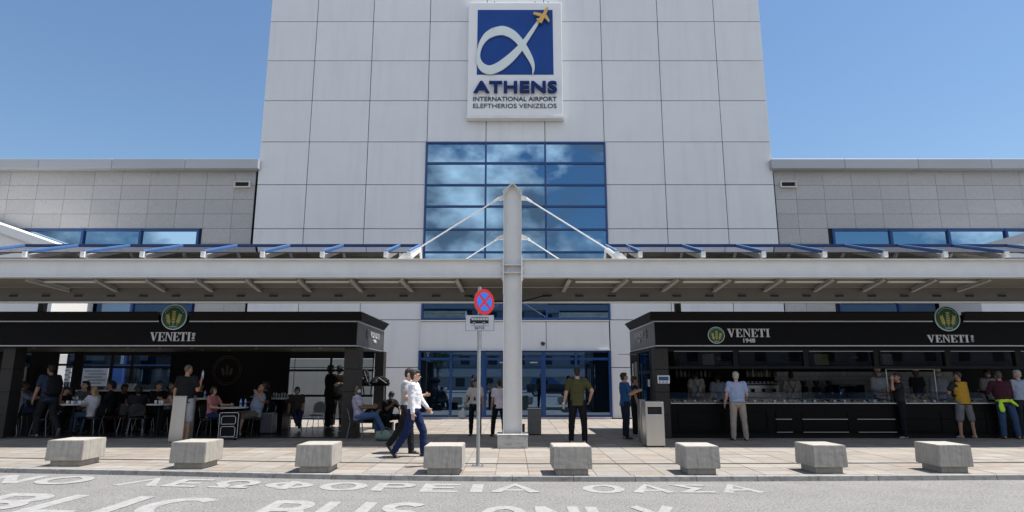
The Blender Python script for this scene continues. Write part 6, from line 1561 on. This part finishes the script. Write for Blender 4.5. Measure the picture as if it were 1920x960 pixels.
for sx_ in (-1,1): put('wheel', MB().tube([(sx_*.15-.02,-.06,.03),(sx_*.15+.02,-.06,.03)], .03, 10), m_blackf, sg_, local=True)
g = G(722, 828); db = thing('duffel_bag', 'sage green duffel bag on the pavement before the crouching man', 'bag', (g.x, g.y+.15, PZ), radians(6))
B = Body(); B.loft([((-.28,0,.12),.08,.08,(0,1,0),(0,0,1)),((-.26,0,.13),.12,.12,(0,1,0),(0,0,1)),((0,0,.13),.14,.13,(0,1,0),(0,0,1)),((.26,0,.13),.12,.12,(0,1,0),(0,0,1)),((.28,0,.12),.08,.08,(0,1,0),(0,0,1))])
grow('bag_body', B, cloth('sage canvas', (.20,.26,.22)), db, .012, .02); put('carry_strap', MB().tube([(-.12,-.12,.18),(-.11,-.10,.30),(0,-.06,.34),(.11,-.10,.30),(.12,-.12,.18)], .012, 6), cloth('dark webbing', (.10,.13,.11)), db, local=True)
put('seam', MB().tube([(-.26,0,.262),(0,0,.272),(.26,0,.262)], .006, 5), cloth('dark webbing', (.10,.13,.11)), db, local=True)
g = G(755, 818); tb_ = thing('trolley_case', 'dark trolley case behind the walking men', 'case', (g.x, g.y+.1, PZ)); put('shell', MB().box(-.22,.22,-.15,.15,.04,.36), cloth('black nylon', (.012,.012,.014)), tb_, local=True, bevel=.03); put('foot', MB().box(-.18,.18,-.1,.1,0,.04), m_blackf, tb_, local=True)
# white plastic bag in the cream shirt man's hand
g = P(866,775,G(880,817).y-.1); pbg = thing('plastic_bag', 'white plastic bag hanging from the hand of the man in the cream shirt', 'bag', (g.x, g.y, g.z-.14))
B = Body(); B.loft([((0,0,0),.06,.04,(1,0,0),(0,1,0)),((0,0,.03),.12,.07,(1,0,0),(0,1,0)),((0,0,.15),.11,.06,(1,0,0),(0,1,0)),((.02,0,.24),.05,.03,(1,0,0),(0,1,0)),((.03,0,.30),.02,.015,(1,0,0),(0,1,0))])
grow('bag_body', B, cloth('white polythene', (.6,.6,.62)), pbg, .012, .03, 2)
# press camera gear piled on a stand at the end of the pavilion
Yg = 18.9; g = P(695,790,Yg); gs = thing('equipment_stand', 'black stand loaded with camera gear at the open end of the cafe', 'stand', (g.x, Yg, PZ))
zt2 = P(695,722,Yg).z-PZ
for sx_ in (-1,1):
    for sy_ in (-1,1): put('leg', MB().tube([(sx_*.38,sy_*.22,0),(sx_*.36,sy_*.2,zt2-.03)], .018, 6), m_blackf, gs, local=True)
put('table_board', MB().box(-.45,.45,-.28,.28,zt2-.029,zt2), m_blackf, gs, local=True); put('lower_shelf', MB().box(-.40,.40,-.24,.24,.30,.33), m_blackf, gs, local=True)
mb = MB(); rg = random.Random(4)
for (px_, py0, py1, w, lb) in ((684,722,692,.14,'black camera with a long grip on the equipment stand'),(712,722,706,.30,'slumped black camera bag on the equipment stand'),(700,760,735,.34,'grey and black gear pouch on the lower shelf of the stand')):
    a_ = P(px_,py0,Yg-.05); b_ = P(px_,py1,Yg-.05); base = PZ+zt2+.001 if py0 == 722 else PZ+.331; hh = b_.z-a_.z
    t = thing('camera_gear', lb, 'camera gear', (a_.x, Yg-.05, base), 0, 'camera gear on the stand')
    B = Body(); B.loft([((0,0,q*hh),w*f_,.12*f_,(1,0,0),(0,1,0)) for q, f_ in ((0,.8),(.1,1),(.55,.95),(.9,.6),(1,.3))]); grow('case_body', B, cloth('black nylon', (.012,.012,.014)), t, .014, .04, 1)
    put('lens', MB().tube([(-w*.3,-.10,hh*.4),(-w*.3,-.24,hh*.4)], .04, 12), M('lens barrel', (.12,.12,.125), .3), t, local=True, smooth=True); put('grey_strap', MB().tube([(-w*.6,-.1,hh*.3),(0,-.13,hh*.85),(w*.7,-.08,hh*.2)], .012, 6), M('grey strap', (.25,.25,.26), .7), t, local=True)
